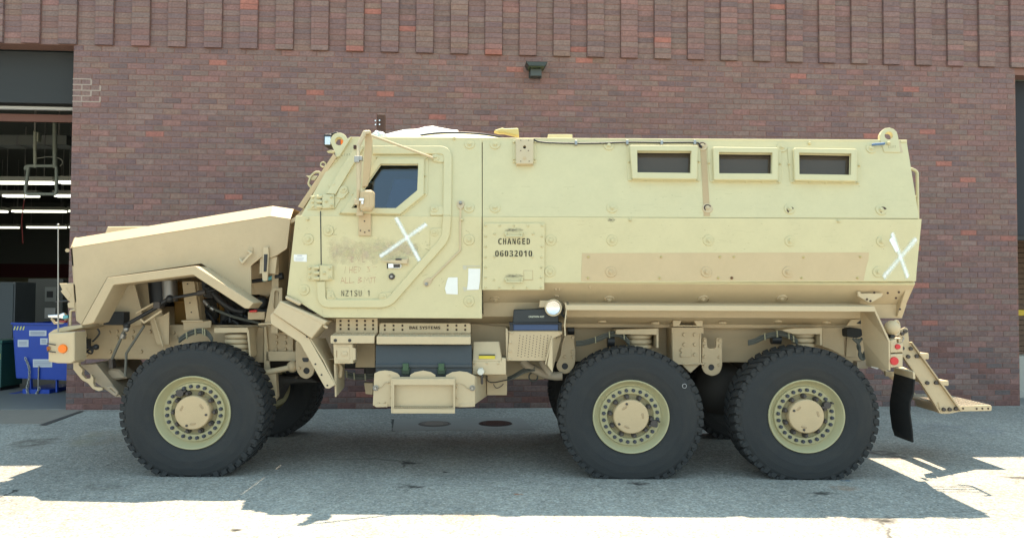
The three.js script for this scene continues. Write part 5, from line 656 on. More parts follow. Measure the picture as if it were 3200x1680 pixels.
// ---- frame rails, suspension
{ const z = -0.72, yT = P(1500, 1019, z).y, yB = P(1500, 1128, z).y, x0 = X(262, 1060, z), x1 = X(2740, 1060, z);
  T('frame_rail', boxAt(x0, x1, yB, yT, z, z - 0.1, 0.012), M.tan); T('frame_rail', boxAt(x0, x1, yB, yT, 2 * ZC0 - z, 2 * ZC0 - z + 0.1, 0.012), M.tan);
  for (const px of [300, 1150, 1660, 2250, 2700]) T('cross_member', boxAt(X(px, 1060, z), X(px, 1060, z) + 0.12, yB + 0.04, yT - 0.04, z - 0.1, 2 * ZC0 - z + 0.1, 0.01), M.tan);
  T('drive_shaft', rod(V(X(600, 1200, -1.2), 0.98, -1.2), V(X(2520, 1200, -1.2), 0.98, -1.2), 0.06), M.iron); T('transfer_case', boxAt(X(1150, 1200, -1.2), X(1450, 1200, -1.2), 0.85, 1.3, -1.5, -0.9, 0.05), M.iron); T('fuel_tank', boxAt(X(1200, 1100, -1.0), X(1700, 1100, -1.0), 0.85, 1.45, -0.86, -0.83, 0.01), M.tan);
  const mountBolt = new THREE.CylinderGeometry(0.017, 0.02, 0.02, 8).rotateX(Math.PI / 2).translate(0, 0, 0.01);
  const mb = (pts, zz = z) => { for (const [x, y] of pts) put(mountBolt, 'frame_bolt', M.tan, zz, x, y, 0); };
  mb([...Z9(712, 640, 790, 630, 865, 690, 940, 690, 950, 630, 1120, 630, 1030, 830, 720, 830, 790, 690), ...ZA(200, 640, 230, 690, 120, 640)]);
  // plates behind the front wheel
  T('frame_plate', plate(Q(-0.66, ZA(945, 590, 1105, 590, 1105, 940, 1010, 940, 975, 880)), 0.03), M.tan); mb(ZA(1018, 640, 1018, 752, 1018, 850), -0.66); T('frame_plate', plate(Q(-0.64, ZA(1120, 570, 1400, 570, 1400, 925, 1120, 925)), 0.03), M.tan); mb([...ZB(312, 420, 415, 420, 312, 490, 415, 490, 312, 565, 415, 565), ...ZB(570, 560, 570, 630)], -0.64); T('frame_gusset', plate(Q(-0.6, ZB(165, 300, 190, 300, 235, 800, 165, 810)), 0.03), M.sand); T('frame_ledge', plate(Q(-0.6, ZB(190, 590, 540, 590, 540, 705, 190, 705)), 0.02), M.sand); for (const [x, y] of ZB(205, 614, 247, 645, 570, 692)) put(mountBolt, 'frame_hole', M.black, -0.6, x, y, -0.015, 0.7);
  const spring = (px0, px1, y0, y1, n, zz) => { const a = P(px0, y0, zz), b = P(px1, y1, zz), r = (b.x - a.x) / 2, g = []; for (let i = 0; i < n; i++) g.push(new THREE.TorusGeometry(r - 0.028, (a.y - b.y) / n / 2 * 0.96, 10, 28).rotateX(Math.PI / 2).translate((a.x + b.x) / 2, a.y - (a.y - b.y) * (i + 0.5) / n, zz - r)); g.push(rod(V((a.x + b.x) / 2, b.y, zz - r), V((a.x + b.x) / 2, a.y, zz - r), r - 0.04, r - 0.04, 20)); T('coil_spring', join(g), M.sand); };
  spring(686, 772, 1043, 1125, 5, -0.38); spring(1962, 2046, 1044, 1110, 4, -0.4); spring(2486, 2560, 1040, 1105, 4, -0.4);
  T('spring_seat', plate(Q(-0.36, ZA(605, 592, 945, 590, 945, 640, 605, 645)), 0.35), M.sand); T('spring_hanger', plate(Q(-0.36, ZA(935, 640, 955, 600, 975, 880, 960, 900)), 0.2), M.sand); T('spring_seat', plate(Q(-0.36, [[1925, 1030], [2058, 1026], [2058, 1046], [1960, 1044], [1925, 1044]]), 0.35), M.sand); T('spring_hanger', plate(Q(-0.36, ZE(345, 330, 370, 320, 370, 550, 345, 550)), 0.3), M.sand); T('spring_seat', plate(Q(-0.36, ZF(330, 485, 470, 470, 780, 465, 780, 540, 460, 540, 330, 500)), 0.35), M.sand); T('spring_hanger', plate(Q(-0.36, ZF(765, 465, 790, 465, 790, 670, 765, 670)), 0.3), M.sand);
  const hanger = (zz, zm, outline, hole, r, bolts) => { const h = T('spring_hanger_plate', plate(Q(zz, roundPath(outline, 10, true)), 0.04, { holes: [pxCircle(zz, ...hole, r, 20)] }), M.tan); T('bush', rod(P(...hole, zz - 0.1), P(...hole, zz - 0.03), 0.05), M.black, h); for (const [x, y] of bolts) put(mountBolt, 'bolt', M.tan, zz, x, y, 0, 0.9, h); };
  hanger(-0.45, ZE, ZE(885, 430, 935, 430, 945, 540, 965, 555, 1030, 555, 1045, 540, 1050, 435, 1080, 425, 1118, 440, 1118, 770, 1085, 850, 1000, 885, 915, 850, 878, 780), ZE(990, 778)[0], 10.6, ZE(912, 460, 1085, 460, 912, 527, 1088, 527, 912, 655, 1085, 657, 912, 750, 1082, 750)); T('slot', plate(Q(-0.45, roundPath(ZE(945, 640, 975, 622, 1020, 622, 1045, 650, 1020, 685, 970, 685), 4, true)), 0.003, { out: 0.002, bevel: 0 }), M.tan);
  hanger(-0.45, ZD, ZD(770, 550, 885, 550, 880, 620, 895, 720, 892, 880, 850, 980, 770, 1012, 690, 970, 668, 900, 720, 790, 735, 660), ZD(772, 915)[0], 11, ZD(865, 580, 862, 742, 862, 803, 775, 803)); T('slot', plate(Q(-0.45, roundPath(ZD(760, 625, 825, 625, 822, 755, 745, 755), 6, true)), 0.003, { out: 0.002, bevel: 0 }), M.tan);
  hanger(-0.45, ZB, ZB(535, 460, 600, 480, 700, 600, 760, 800, 740, 870, 670, 920, 590, 890, 540, 800), ZB(665, 818)[0], 11, ZB(578, 785)); T('slot', plate(Q(-0.45, roundPath(ZB(610, 665, 690, 665, 690, 715, 625, 715), 5, true)), 0.003, { out: 0.002, bevel: 0 }), M.black);
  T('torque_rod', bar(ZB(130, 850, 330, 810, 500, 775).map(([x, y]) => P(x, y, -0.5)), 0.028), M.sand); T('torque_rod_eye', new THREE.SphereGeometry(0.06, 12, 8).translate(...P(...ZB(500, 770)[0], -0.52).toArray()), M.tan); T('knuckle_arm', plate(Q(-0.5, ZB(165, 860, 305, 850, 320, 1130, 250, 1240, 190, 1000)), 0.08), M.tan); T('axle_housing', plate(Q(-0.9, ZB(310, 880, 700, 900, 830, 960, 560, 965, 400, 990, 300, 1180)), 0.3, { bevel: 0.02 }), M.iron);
  // cross beam bracket between the rear wheels
  const bx = T('beam_bracket', plate(Q(-0.42, ZE(525, 310, 900, 310, 900, 385, 868, 380, 868, 740, 530, 740)), 0.28), M.tan); T('recess_frame', join([plate(Q(-0.41, ZE(538, 378, 552, 372, 552, 735, 538, 735)), 0.03), plate(Q(-0.41, ZE(855, 378, 872, 378, 872, 735, 855, 735)), 0.03), plate(Q(-0.41, ZE(535, 728, 905, 728, 905, 745, 535, 745)), 0.05)]), M.sand, bx); for (const [x, y] of ZE(672, 395, 795, 395, 672, 510, 797, 510, 797, 630, 640, 575, 640, 630)) put(mountBolt, 'bolt', M.tan, -0.42, x, y, 0, 1, bx); T('cover', plate(Q(-0.42, roundPath(ZE(655, 555, 752, 555, 752, 662, 615, 662), 5, true)), 0.012, { out: 0.008 }), M.tan, bx); T('bracket_foot', plate(Q(-0.44, ZE(640, 742, 860, 742, 745, 845)), 0.2), M.tan); T('body_mount', plate(Q(-0.4, ZE(540, 230, 640, 230, 615, 285, 820, 285, 785, 230, 890, 230, 890, 300, 540, 300)), 0.2), M.sand);
  const hoses = (zm, pts, zz) => { for (let k = 0; k < 4; k++) T('air_hose', pipe(zm(...pts).map(([x, y], i) => P(x, y + (k - 1.5) * 4.2, zz - 0.012 * (k % 2))), 0.0095, 30, 6), M.hose); };
  hoses(ZD, [900, 650, 1000, 640, 1130, 605, 1290, 545, 1400, 540, 1470, 580, 1530, 650], -0.42); hoses(ZF, [-80, 640, 0, 620, 110, 570, 260, 535, 350, 540, 430, 580, 500, 640], -0.42); hoses(ZA, [250, 720, 320, 670, 410, 630, 490, 625, 550, 660, 590, 720], -0.42); hoses(ZB, [1110, 850, 1200, 880, 1320, 890, 1450, 880], -0.5);
  for (const [zm, l] of [[ZD, [[1130, 605], [1293, 545], [1465, 565]]], [ZF, [[118, 570], [262, 535], [400, 555], [455, 595]]], [ZA, [[322, 670], [410, 632], [485, 628], [505, 640]]], [ZB, [[1130, 860], [1220, 885], [1350, 895]]]]) for (const [x, y] of l) { const [px, py] = zm(x, y)[0]; T('cable_tie', plate(Q(-0.395, [[px - 1.5, py - 11], [px + 1.5, py - 11], [px + 3, py + 11], [px, py + 11]]), 0.03), std(0.4, 0.38, 0.25)); }
  for (const q of [rod(P(...ZD(800, 490)[0], -0.6), P(...ZD(880, 490)[0], -0.6), 0.05), rod(P(...ZD(1270, 620)[0], -0.5), P(...ZD(1350, 620)[0], -0.5), 0.06)]) T('brake_chamber', q, M.black); T('brake_chamber', rod(P(...ZF(190, 600)[0], -0.5), P(...ZF(300, 600)[0], -0.5), 0.05), M.black);
  T('rear_plate_bracket', plate(Q(-0.5, ZF(790, 465, 1050, 460, 1050, 800, 900, 720, 790, 680)), 0.02), M.tan); T('rear_pocket', plate(Q(-0.6, ZF(1080, 560, 1200, 590, 1200, 820, 1070, 800)), 0.02), M.tan); T('junction_box', plate(Q(-0.38, roundPath(ZF(1080, 478, 1190, 465, 1258, 480, 1255, 570, 1190, 585, 1085, 570), 6, true)), 0.15), M.blackmatt); T('junction_plug', rod(P(...ZF(1255, 530)[0], -0.4), P(...ZF(1368, 532)[0], -0.4), 0.025), M.black);
  for (let k = 0; k < 4; k++) T('wiring_loop', pipe(ZF(1150 + k * 35, 590, 1230 - k * 8, 680, 1225 + k * 12, 790, 1270, 840 - k * 12, 1320 - k * 12, 760, 1330 + k * 4, 650, 1335 - k * 30, 585).map(([x, y]) => P(x, y, -0.4 - k * 0.01)), 0.012, 40, 6), M.hose); T('air_coupling', join([pbox(...ZF(1200, 860)[0], ...ZF(1330, 945)[0], -0.5, 0.1), rod(P(...ZF(1330, 905)[0], -0.45), P(...ZF(1460, 930)[0], -0.45), 0.018)]), M.grime); T('hose_tag', plate(Q(-0.42, ZF(1365, 905, 1470, 925, 1440, 950, 1370, 930)), 0.01), M.white);
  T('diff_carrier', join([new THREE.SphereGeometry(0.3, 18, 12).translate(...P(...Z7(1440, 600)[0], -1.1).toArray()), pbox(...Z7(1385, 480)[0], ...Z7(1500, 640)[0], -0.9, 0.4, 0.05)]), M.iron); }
// ---- mudguard behind the front wheel
{ T('mudguard_arm', plate(Q(0.0, roundPath(ZB(240, 160, 270, 138, 690, 430, 1000, 985, 930, 1028, 885, 1022, 585, 490, 245, 265), 2, true)), 0.03), M.sand); T('mudguard_panel', ribbon([P(...ZB(700, 440)[0], -0.01), P(...ZB(860, 700)[0], -0.01), P(...ZB(1000, 985)[0], -0.01)], [P(...ZB(880, 440)[0], -0.4), P(...ZB(985, 690)[0], -0.4), P(...ZB(1080, 960)[0], -0.4)], 0.01), M.sand); for (const [x, y] of ZB(770, 740, 842, 865, 910, 990)) put(new THREE.CylinderGeometry(0.009, 0.009, 0.004, 10).rotateX(Math.PI / 2), 'rivet', M.black, 0, x, y, 0.002); put(smallBolt, 'rivet', M.nut, 0, ...ZB(670, 420)[0], 0, 0.7);
  T('stowage_box', plate(Q(0.03, ZB(268, 142, 352, 8, 870, 262, 722, 442)), 0.30, { bevel: 0.008 }), M.sand); T('box_lid_edge', plate(Q(0.034, ZB(340, 22, 360, 0, 905, 240, 870, 282)), 0.30, { bevel: 0.006 }), M.sand); T('box_hinge', bar(ZB(440, -40, 580, 30).map(([x, y]) => P(x, y, -0.0)), 0.02), M.sand); T('box_latch', bar(ZB(865, 290, 900, 310).map(([x, y]) => P(x, y, 0.0)), 0.014), M.sand); T('air_tank', rod(P(...ZB(960, 430)[0], -0.5), P(...ZB(960, 430)[0], -1.0), 0.16, 0.16, 28), M.grime); T('mudguard_shelf', plate(Q(-0.2, ZB(830, 675, 985, 680, 985, 690, 840, 688)), 0.25), M.sand); T('splash_plate', plate(Q(-0.04, ZB(985, 740, 1000, 740, 1012, 1125, 998, 1125)), 0.012), M.sand); T('splash_plate', ribbon([P(...ZB(1000, 740)[0], -0.05), P(...ZB(1008, 1120)[0], -0.05)], [P(...ZB(1100, 720)[0], -0.4), P(...ZB(1100, 1010)[0], -0.4)], 0.01), M.sand); }
// ---- steps with square holes, valve box
const sq = (zz, zm, cx, cy, h) => Q(zz, zm(cx - h, cy - h, cx + h, cy - h, cx + h, cy + h, cx - h, cy + h));
function holedStep(zm, zB, zF, back, holes, hs, tread, lip, nm) {
  const g = T(nm, plate(Q(zB, back), 0.008, { holes: holes.map(([x, y]) => sq(zB, zm, x, y, hs)), bevel: 0.001 }), M.sand); const b = T('hole_backing', plate(Q(zB - 0.02, back), 0.004, { bevel: 0 }), M.brown, g);
  const A = Q(zB, tread.slice(0, 2)), Bq = Q(zF, tread.slice(2, 4)); T('tread', plate([A[0], A[1], Bq[1], Bq[0]], 0.008, { face: V(0, 1, 0), bevel: 0.001 }), M.sand, g); T('step_lip', plate(Q(zF, roundPath(lip, 3, true)), 0.01, { out: 0.002 }), M.sand, g);
  const pts = []; for (let i = 0; i < 13; i++) for (let j = 0; j < 2; j++) { const u = (i + 0.5) / 13, t = 0.3 + j * 0.4, p = A[0].clone().lerp(A[1], u), q = Bq[0].clone().lerp(Bq[1], u); p.lerp(q, t); pts.push(new THREE.CylinderGeometry(0.010, 0.012, 0.008, 6).translate(p.x, p.y + 0.004, p.z)); } T('tread_studs', join(pts), M.tan, g); return g; }
{ const h1 = []; for (const y of [234, 282, 328]) for (const x of [1064, 1160, 1256, 1352, 1447]) h1.push([x, y]);
  const s1 = holedStep(ZB, -0.16, 0.0, ZB(1012, 205, 1500, 205, 1500, 372, 1008, 372), h1, 14, ZB(1005, 372, 1500, 372, 950, 405, 1468, 405), ZB(947, 405, 1466, 405, 1462, 498, 947, 498), 'small_step'); for (const [x, y] of ZB(1005, 462, 1173, 462)) put(new THREE.CylinderGeometry(0.016, 0.016, 0.006, 14).rotateX(Math.PI / 2), 'rubber_plug', M.black, 0.0, x, y, 0.004, 1, s1);
  const v = T('valve_box', plate(Q(-0.02, ZB(978, 500, 1205, 500, 1212, 735, 990, 738)), 0.2, { bevel: 0.006 }), M.sand); T('valve_door', plate(Q(-0.02, ZB(1025, 540, 1170, 540, 1175, 698, 1025, 698)), 0.008, { out: 0.006 }), M.sand, v); T('valve_knob', plate(Q(-0.02, roundPath(ZB(1082, 592, 1145, 592, 1145, 640, 1082, 640), 3, true)), 0.012, { out: 0.016 }), M.sand, v); T('valve_handle', plate(Q(-0.02, ZB(1195, 545, 1240, 555, 1240, 690, 1205, 700)), 0.05), M.sand, v); T('box_print', join([plate(Q(-0.02, ZB(1020, 515, 1160, 515, 1160, 525, 1020, 525)), 0.001, { out: 0.003, bevel: 0 }), plate(Q(-0.02, ZB(1035, 712, 1165, 712, 1165, 720, 1035, 720)), 0.001, { out: 0.003, bevel: 0 })]), M.tan, v); T('latch_stain', plate(Q(-0.02, ZB(1018, 580, 1026, 580, 1026, 660, 1018, 660)), 0.002, { out: 0.003, bevel: 0 }), M.rust, v); T('valve_pipe', bar(ZB(1050, 740, 1070, 790, 1060, 880).map(([x, y]) => P(x, y, -0.15)), 0.02), M.tan);
  const h2 = []; for (const y of [213, 262]) for (const x of [270, 373, 477, 1009, 1112, 1215]) h2.push([x, y]);
  holedStep(ZC, -0.16, 0.02, ZC(210, 197, 225, 185, 1262, 187, 1280, 205, 1280, 302, 205, 302), h2, 13, ZC(205, 302, 1280, 302, 175, 340, 1280, 345), ZC(174, 340, 1280, 345, 1280, 435, 174, 432), 'large_step');
  decal('cut_lettering', -0.16, rect(ZC, 548, 212, 930, 262), canvas(1024, 160, (g) => { g.fillStyle = '#2c1e14'; g.font = 'bold 150px sans-serif'; g.textAlign = 'center'; g.textBaseline = 'middle'; const m = g.measureText('BAE SYSTEMS').width; g.translate(512, 84); g.scale(1000 / m, 1); g.fillText('BAE SYSTEMS', 0, 0); }), 0.004, 'dark letters BAE SYSTEMS cut into the step');
  // battery box in its tray with fold-down step
  const bb = T('battery_box', plate([...Q(-0.04, ZC(165, 440, 1288, 440)), ...Q(0.02, ZC(1292, 700, 160, 700))], 0.4, { bevel: 0.006 }), M.bluegrey, truck, 'dark grey battery box behind the fold-down step'); T('box_rim', plate(Q(0.03, ZC(160, 665, 1292, 665, 1292, 708, 160, 708)), 0.3, { bevel: 0.006 }), M.bluegrey, bb); T('box_lower', plate(Q(0.015, ZC(165, 708, 1290, 708, 1290, 830, 165, 830)), 0.4), M.bluegrey, bb);
  for (const x of [513, 933]) { const l = T('latch', plate(Q(0.05, ZC(x - 35, 658, x + 36, 658, x + 32, 745, x - 32, 745)), 0.03, { bevel: 0.004 }), M.green, bb); T('latch_base', plate(Q(0.045, ZC(x - 52, 712, x + 55, 712, x + 45, 790, x - 40, 790)), 0.03, { bevel: 0.006 }), std(0.015, 0.035, 0.02), bb); }
  const tray = T('step_tray', plate(Q(0.07, ZC(130, 1152, 147, 775, 200, 748, 270, 738, 350, 748, 420, 775, 445, 800, 447, 816, 565, 816, 570, 790, 620, 760, 720, 741, 810, 758, 865, 792, 866, 816, 985, 816, 990, 795, 1060, 760, 1150, 748, 1240, 760, 1325, 802, 1330, 1165, 1150, 1172, 1100, 1162, 300, 1162)), 0.012, { bevel: 0.002 }), M.sand);
  T('tray_side', plate([P(...ZC(1330, 802)[0], 0.065), P(...ZC(1330, 1140)[0], 0.065), P(...ZC(1472, 1040)[0], -0.4), P(...ZC(1472, 830)[0], -0.4)], 0.01, { face: V(1, 0, 0.3) }), M.sand, tray); T('tray_floor', boxAt(X(1168, 1260, 0.06), X(1482, 1260, 0.06), P(1300, 1268, 0.06).y, P(1300, 1262, 0.06).y, 0.055, -0.4, 0), M.sand, tray);
  const fs = T('fold_step', plate(Q(0.13, ZC(355, 838, 1095, 838, 1092, 1244, 357, 1244)), 0.02, { holes: [Q(0.13, ZC(375, 905, 1080, 905, 1080, 1180, 375, 1180))], bevel: 0.003 }), M.sand); for (const q of [plate([P(...ZC(357, 840)[0], 0.13), P(...ZC(357, 1240)[0], 0.13), P(...ZC(357, 1160)[0], 0.07), P(...ZC(357, 840)[0], 0.07)], 0.01, { face: V(1, 0, 0), bevel: 0 }), plate([P(...ZC(1094, 840)[0], 0.13), P(...ZC(1094, 1240)[0], 0.13), P(...ZC(1094, 1160)[0], 0.07), P(...ZC(1094, 840)[0], 0.07)], 0.01, { face: V(1, 0, 0), bevel: 0 })]) T('step_side', q, M.sand, fs);
  { const y = P(...ZC(700, 1180)[0], 0.13).y; T('step_tread', boxAt(P(...ZC(360, 1180)[0], 0.13).x, P(...ZC(1090, 1180)[0], 0.13).x, y - 0.008, y, 0.13, -0.02, 0), M.sand, fs); const st = []; for (let i = 0; i < 34; i++) { const x = P(...ZC(370, 1180)[0], 0.13).x + i * 0.0172; st.push(boxAt(x, x + 0.008, y, y + 0.008, -0.01, 0.12, 0)); } T('grip_teeth', join(st), M.tan, fs); }
  for (const [x, y] of ZC(312, 882, 340, 935, 340, 1055, 1125, 900, 1120, 940, 1120, 1060, 200, 1122, 268, 1118, 1175, 1138, 1268, 1138, 322, 795, 225, 1160, 290, 1160)) put(smallBolt, 'bolt', M.sand, 0.07, x, y, 0, 0.8, tray); for (const x of [165, 1300]) { const p = P(...ZC(x, 945)[0], 0.08); T('quick_pin', join([new THREE.TorusGeometry(0.022, 0.005, 6, 14).translate(p.x, p.y, p.z + 0.01), rod(p, p.clone().add(V(0, 0, 0.03)), 0.012)]), M.steel, tray); } T('pin_lanyard', join([pipe(ZC(170, 940, 230, 935, 270, 890, 315, 882).map(([x, y]) => P(x, y, 0.078)), 0.003, 16, 5), pipe(ZC(1300, 945, 1240, 950, 1200, 910, 1160, 895).map(([x, y]) => P(x, y, 0.078)), 0.003, 16, 5)]), M.tan, tray);
  for (const [a, b] of [[150, 305], [1145, 1305]]) T('tray_hinge', plate(Q(0.08, ZC(a, 1128, b, 1128, b, 1168, a + 20, 1172, a, 1160)), 0.014), M.sand, tray);
  // heater housing with label and filler
  const hb = T('heater_housing', plate([...Q(-0.16, ZC(1310, 398, 1618, 398)), ...Q(-0.06, ZC(1645, 590, 1640, 632, 1300, 632))], 0.3, { bevel: 0.008 }), M.sand); T('housing_base', plate(Q(-0.05, ZC(1300, 635, 1640, 635, 1645, 590, 1695, 600, 1695, 790, 1300, 790)), 0.3, { bevel: 0.006 }), M.sand, hb); T('warning_label', plate(Q(-0.075, ZC(1375, 565, 1566, 565, 1566, 602, 1375, 602)), 0.003, { out: 0.014, bevel: 0 }), std(0.6, 0.48, 0.04), hb, 'yellow warning label'); T('label_header', plate(Q(-0.075, ZC(1375, 549, 1566, 549, 1566, 564, 1375, 564)), 0.003, { out: 0.016, bevel: 0 }), M.black, hb); const k = P(...ZC(1400, 747)[0], -0.05); T('filler_cap', rod(k, k.clone().add(V(0, 0, 0.07)), 0.034, 0.031, 20), std(0.6, 0.58, 0.5), hb); T('cap_strap', bar(ZC(1410, 790, 1412, 890).map(([x, y]) => P(x, y, -0.02)), 0.012), M.nut, hb); for (const [x, y] of ZC(1330, 658, 1470, 658, 1602, 658)) put(smallBolt, 'bolt', M.sand, -0.05, x, y, 0, 0.8, hb);
  T('support_plate', plate(Q(-0.35, ZC(1470, 790, 1710, 790, 1705, 1030, 1470, 1030)), 0.02), M.tan); T('lanyard', pipe(ZC(1470, 800, 1480, 860, 1550, 880, 1700, 850, 1760, 830).map(([x, y]) => P(x, y, -0.3)), 0.006, 30, 6), M.black); T('lanyard', pipe(ZC(1545, 900, 1580, 945, 1630, 930, 1665, 895).map(([x, y]) => P(x, y, -0.32)), 0.004, 20, 5), M.nut); T('rear_tank', plate(Q(-0.5, ZC(1285, 190, 1700, 230, 1690, 600, 1285, 600)), 0.25), M.tan); T('tank_bracket', plate(Q(-0.2, ZC(1690, 235, 1715, 250, 1715, 420, 1700, 560, 1690, 560)), 0.02), M.tan); T('under_plate', plate(Q(-0.4, ZB(1240, 500, 1470, 500, 1470, 780, 1240, 780)), 0.02), M.tan); T('under_plate', plate(Q(-0.45, ZB(1340, 960, 1450, 965, 1440, 1100, 1360, 1090)), 0.1), M.tan); }
// ---- exhaust housing, perforated guard, lamp
{ const eb = T('exhaust_cover', plate(Q(-0.06, roundPath(ZD(170, 255, 690, 240, 700, 405, 160, 410), 3, true)), 0.3, { bevel: 0.006 }), std(0.022, 0.027, 0.03, { roughness: 0.6, map: grain })); T('exhaust_grille', plate(Q(-0.05, ZD(165, 425, 695, 425, 692, 495, 165, 495)), 0.3), M.blue, eb); T('grille_edge', join([plate(Q(-0.04, ZD(118, 405, 738, 405, 738, 424, 118, 424)), 0.3), plate(Q(-0.04, ZD(122, 424, 165, 424, 165, 500, 122, 500)), 0.3), plate(Q(-0.04, ZD(695, 424, 735, 424, 735, 500, 695, 500)), 0.3)]), M.black, eb);
  decal('warning_lettering', -0.06, rect(ZD, 342, 318, 532, 348), canvas(1024, 150, (g) => { g.fillStyle = '#c9cbb8'; g.font = 'bold 140px sans-serif'; g.textAlign = 'center'; g.textBaseline = 'middle'; const m = g.measureText('CAUTION HOT').width; g.translate(512, 78); g.scale(1000 / m, 1); g.fillText('CAUTION HOT', 0, 0); }), 0.004, 'small white letters CAUTION HOT');
  const c = P(...ZD(635, 230)[0], 0.0); const lp = T('side_lamp', new THREE.LatheGeometry([[0.0, -0.10], [0.055, -0.09], [0.078, -0.03], [0.083, 0.0], [0.080, 0.012], [0.070, 0.012], [0.068, 0.0]].map(([r, z]) => new THREE.Vector2(r, z)), 36).rotateX(Math.PI / 2).translate(c.x, c.y, c.z), M.sand); T('lamp_reflector', new THREE.SphereGeometry(0.1, 28, 12, 0, 6.3, 0, 0.72).scale(1, 0.55, 1).rotateX(-Math.PI / 2).translate(c.x, c.y, c.z + 0.01), M.chrome, lp); T('lamp_lens', rod(V(c.x, c.y, c.z + 0.004), V(c.x, c.y, c.z + 0.010), 0.068, 0.068, 28), M.lens, lp); T('lamp_mount', plate(Q(-0.08, ZD(480, 145, 600, 145, 600, 225, 470, 225)), 0.2), M.sand); T('lamp_cable', pipe(ZD(720, 240, 745, 250, 740, 310, 790, 340).map(([x, y]) => P(x, y, -0.08)), 0.012), M.black);
  const zz = -0.05, holes = []; for (let r = 0; r < 9; r++) for (let k = 0; k < 10; k++) { const y = 555 + r * 29.5 + (k % 2) * 14, x = 243 + k * 41 - (y - 555) * 0.105; if (x > 625 - (y - 590) * 0.28 && y > 580) continue; holes.push(pxCircle(zz, ...ZD(x, y)[0], 1.75, 6)); }
  const gd = T('perforated_guard', plate(Q(zz, ZD(122, 512, 742, 512, 742, 540, 622, 592, 572, 850, 95, 850)), 0.006, { holes, bevel: 0 }), M.tan); T('guard_backing', plate(Q(zz - 0.06, ZD(130, 520, 700, 520, 570, 840, 100, 840)), 0.01), M.black, gd); T('guard_edge', plate(Q(zz - 0.02, ZD(78, 475, 98, 475, 110, 540, 95, 850, 85, 850)), 0.02), M.sand, gd); T('guard_edge', plate(Q(zz + 0.004, ZD(105, 505, 745, 505, 745, 516, 105, 516)), 0.03), M.sand, gd); for (const [x, y] of ZD(150, 525, 725, 520, 135, 635, 130, 738, 122, 835)) put(smallBolt, 'bolt', M.sand, zz, x, y, 0, 1, gd);
  T('fender_front_panel', plate([P(...ZD(620, 592)[0], -0.0), P(...ZD(755, 563)[0], -0.25), P(...ZD(625, 988)[0], -0.25), P(...ZD(566, 900)[0], -0.0)], 0.01), M.sand); T('fender_front_edge', plate(Q(-0.01, ZD(612, 592, 626, 588, 628, 990, 566, 900)), 0.012), M.sand); T('fender_front_edge', ribbon([P(...ZD(770, 175)[0], -0.0), P(...ZD(782, 250)[0], 0), P(...ZD(762, 430)[0], 0), P(...ZD(768, 560)[0], 0)], [P(...ZD(770, 175)[0], -0.35), P(...ZD(782, 250)[0], -0.35), P(...ZD(762, 430)[0], -0.35), P(...ZD(768, 560)[0], -0.35)], 0.012), M.sand);
  for (const q of [pipe(ZD(270, 850, 350, 920, 520, 1000, 640, 1030, 740, 1030).map(([x, y]) => P(x, y, -0.45)), 0.045), pipe(ZD(500, 850, 540, 920, 600, 1010).map(([x, y]) => P(x, y, -0.35)), 0.035)]) T('exhaust_pipe', q, M.grime); for (let k = 0; k < 3; k++) T('brake_hose', pipe(ZD(0, 1100 - k * 10, 150, 1060 - k * 14, 300, 985 - k * 20, 420, 960 - k * 25).map(([x, y]) => P(x, y, -0.4 - 0.02 * k)), 0.012, 24, 6), M.hose); T('tow_loop', new THREE.TorusGeometry(0.045, 0.008, 6, 18).translate(...P(...ZD(400, 1040)[0], -0.6).toArray()), M.hose); }
// ---- rear fender
{ const yL = P(2200, 955, 0).y, yB = P(2200, 970.5, 0).y, x0 = P(...ZD(785, 200)[0], 0).x, x1 = P(2735, 962, 0).x, yI = P(2200, 943, -0.30).y; const f = T('fender_top', plate([V(x0, yL, 0), V(x1, yL, 0), V(x1 - 0.02, yI, -0.31), V(x0 - 0.02, yI, -0.31)], 0.012, { face: V(0, 1, 0), bevel: 0.001 }), M.sand); T('fender_lip', boxAt(x0, x1, yB, yL + 0.002, -0.012, 0.003, 0.002), M.sand, f); for (const [x, y] of ZD(803, 168, 808, 192)) put(new THREE.CylinderGeometry(0.01, 0.01, 0.01, 8), 'bolt', M.black, -0.05, x, y, 0, 1, f);
  T('fender_support', plate(Q(-0.1, ZF(1205, 40, 1240, 40, 1245, 62, 1500, 58, 1500, 92, 1370, 168, 1335, 168, 1215, 95)), 0.03), M.sand); for (const [x, y] of [...ZF(1315, 130, 1356, 150, 1400, 52), ...Z4(1160, 1140, 1230, 1135, 1212, 1172, 1237, 1242)]) put(new THREE.CylinderGeometry(0.011, 0.011, 0.004, 10).rotateX(Math.PI / 2), 'bolt_hole', M.brown, -0.1, x, y, 0.003);
  T('fender_end', ribbon([P(2691, 964, -0.32), P(2700, 1060, -0.34), P(2712, 1140, -0.34)], [P(2733, 962, 0), P(2781, 1066, 0), P(2782, 1156, 0)], 0.012), M.tan); T('fender_end_edge', plate(Q(0.002, [[2731, 961], [2735, 961], [2783, 1065], [2784, 1157], [2780, 1157], [2779, 1067]]), 0.02, { bevel: 0.001 }), M.sand); T('triangle_gusset', plate(Q(-0.34, ZF(1130, 370, 1250, 360, 1285, 435, 1080, 440)), 0.02), M.sand); T('gusset_hole', plate(Q(-0.34, ZF(1190, 415, 1243, 372, 1277, 422)), 0.003, { out: 0.003, bevel: 0 }), M.black);
  for (const [x, y] of [...Z7(738, 200, 1058, 210, 1465, 208), ...Z8(228, 177, 492, 183)]) { put(new THREE.CylinderGeometry(0.04, 0.045, 0.02, 18), 'armor_bolt', M.sand, -0.45, x, y, 0); } }
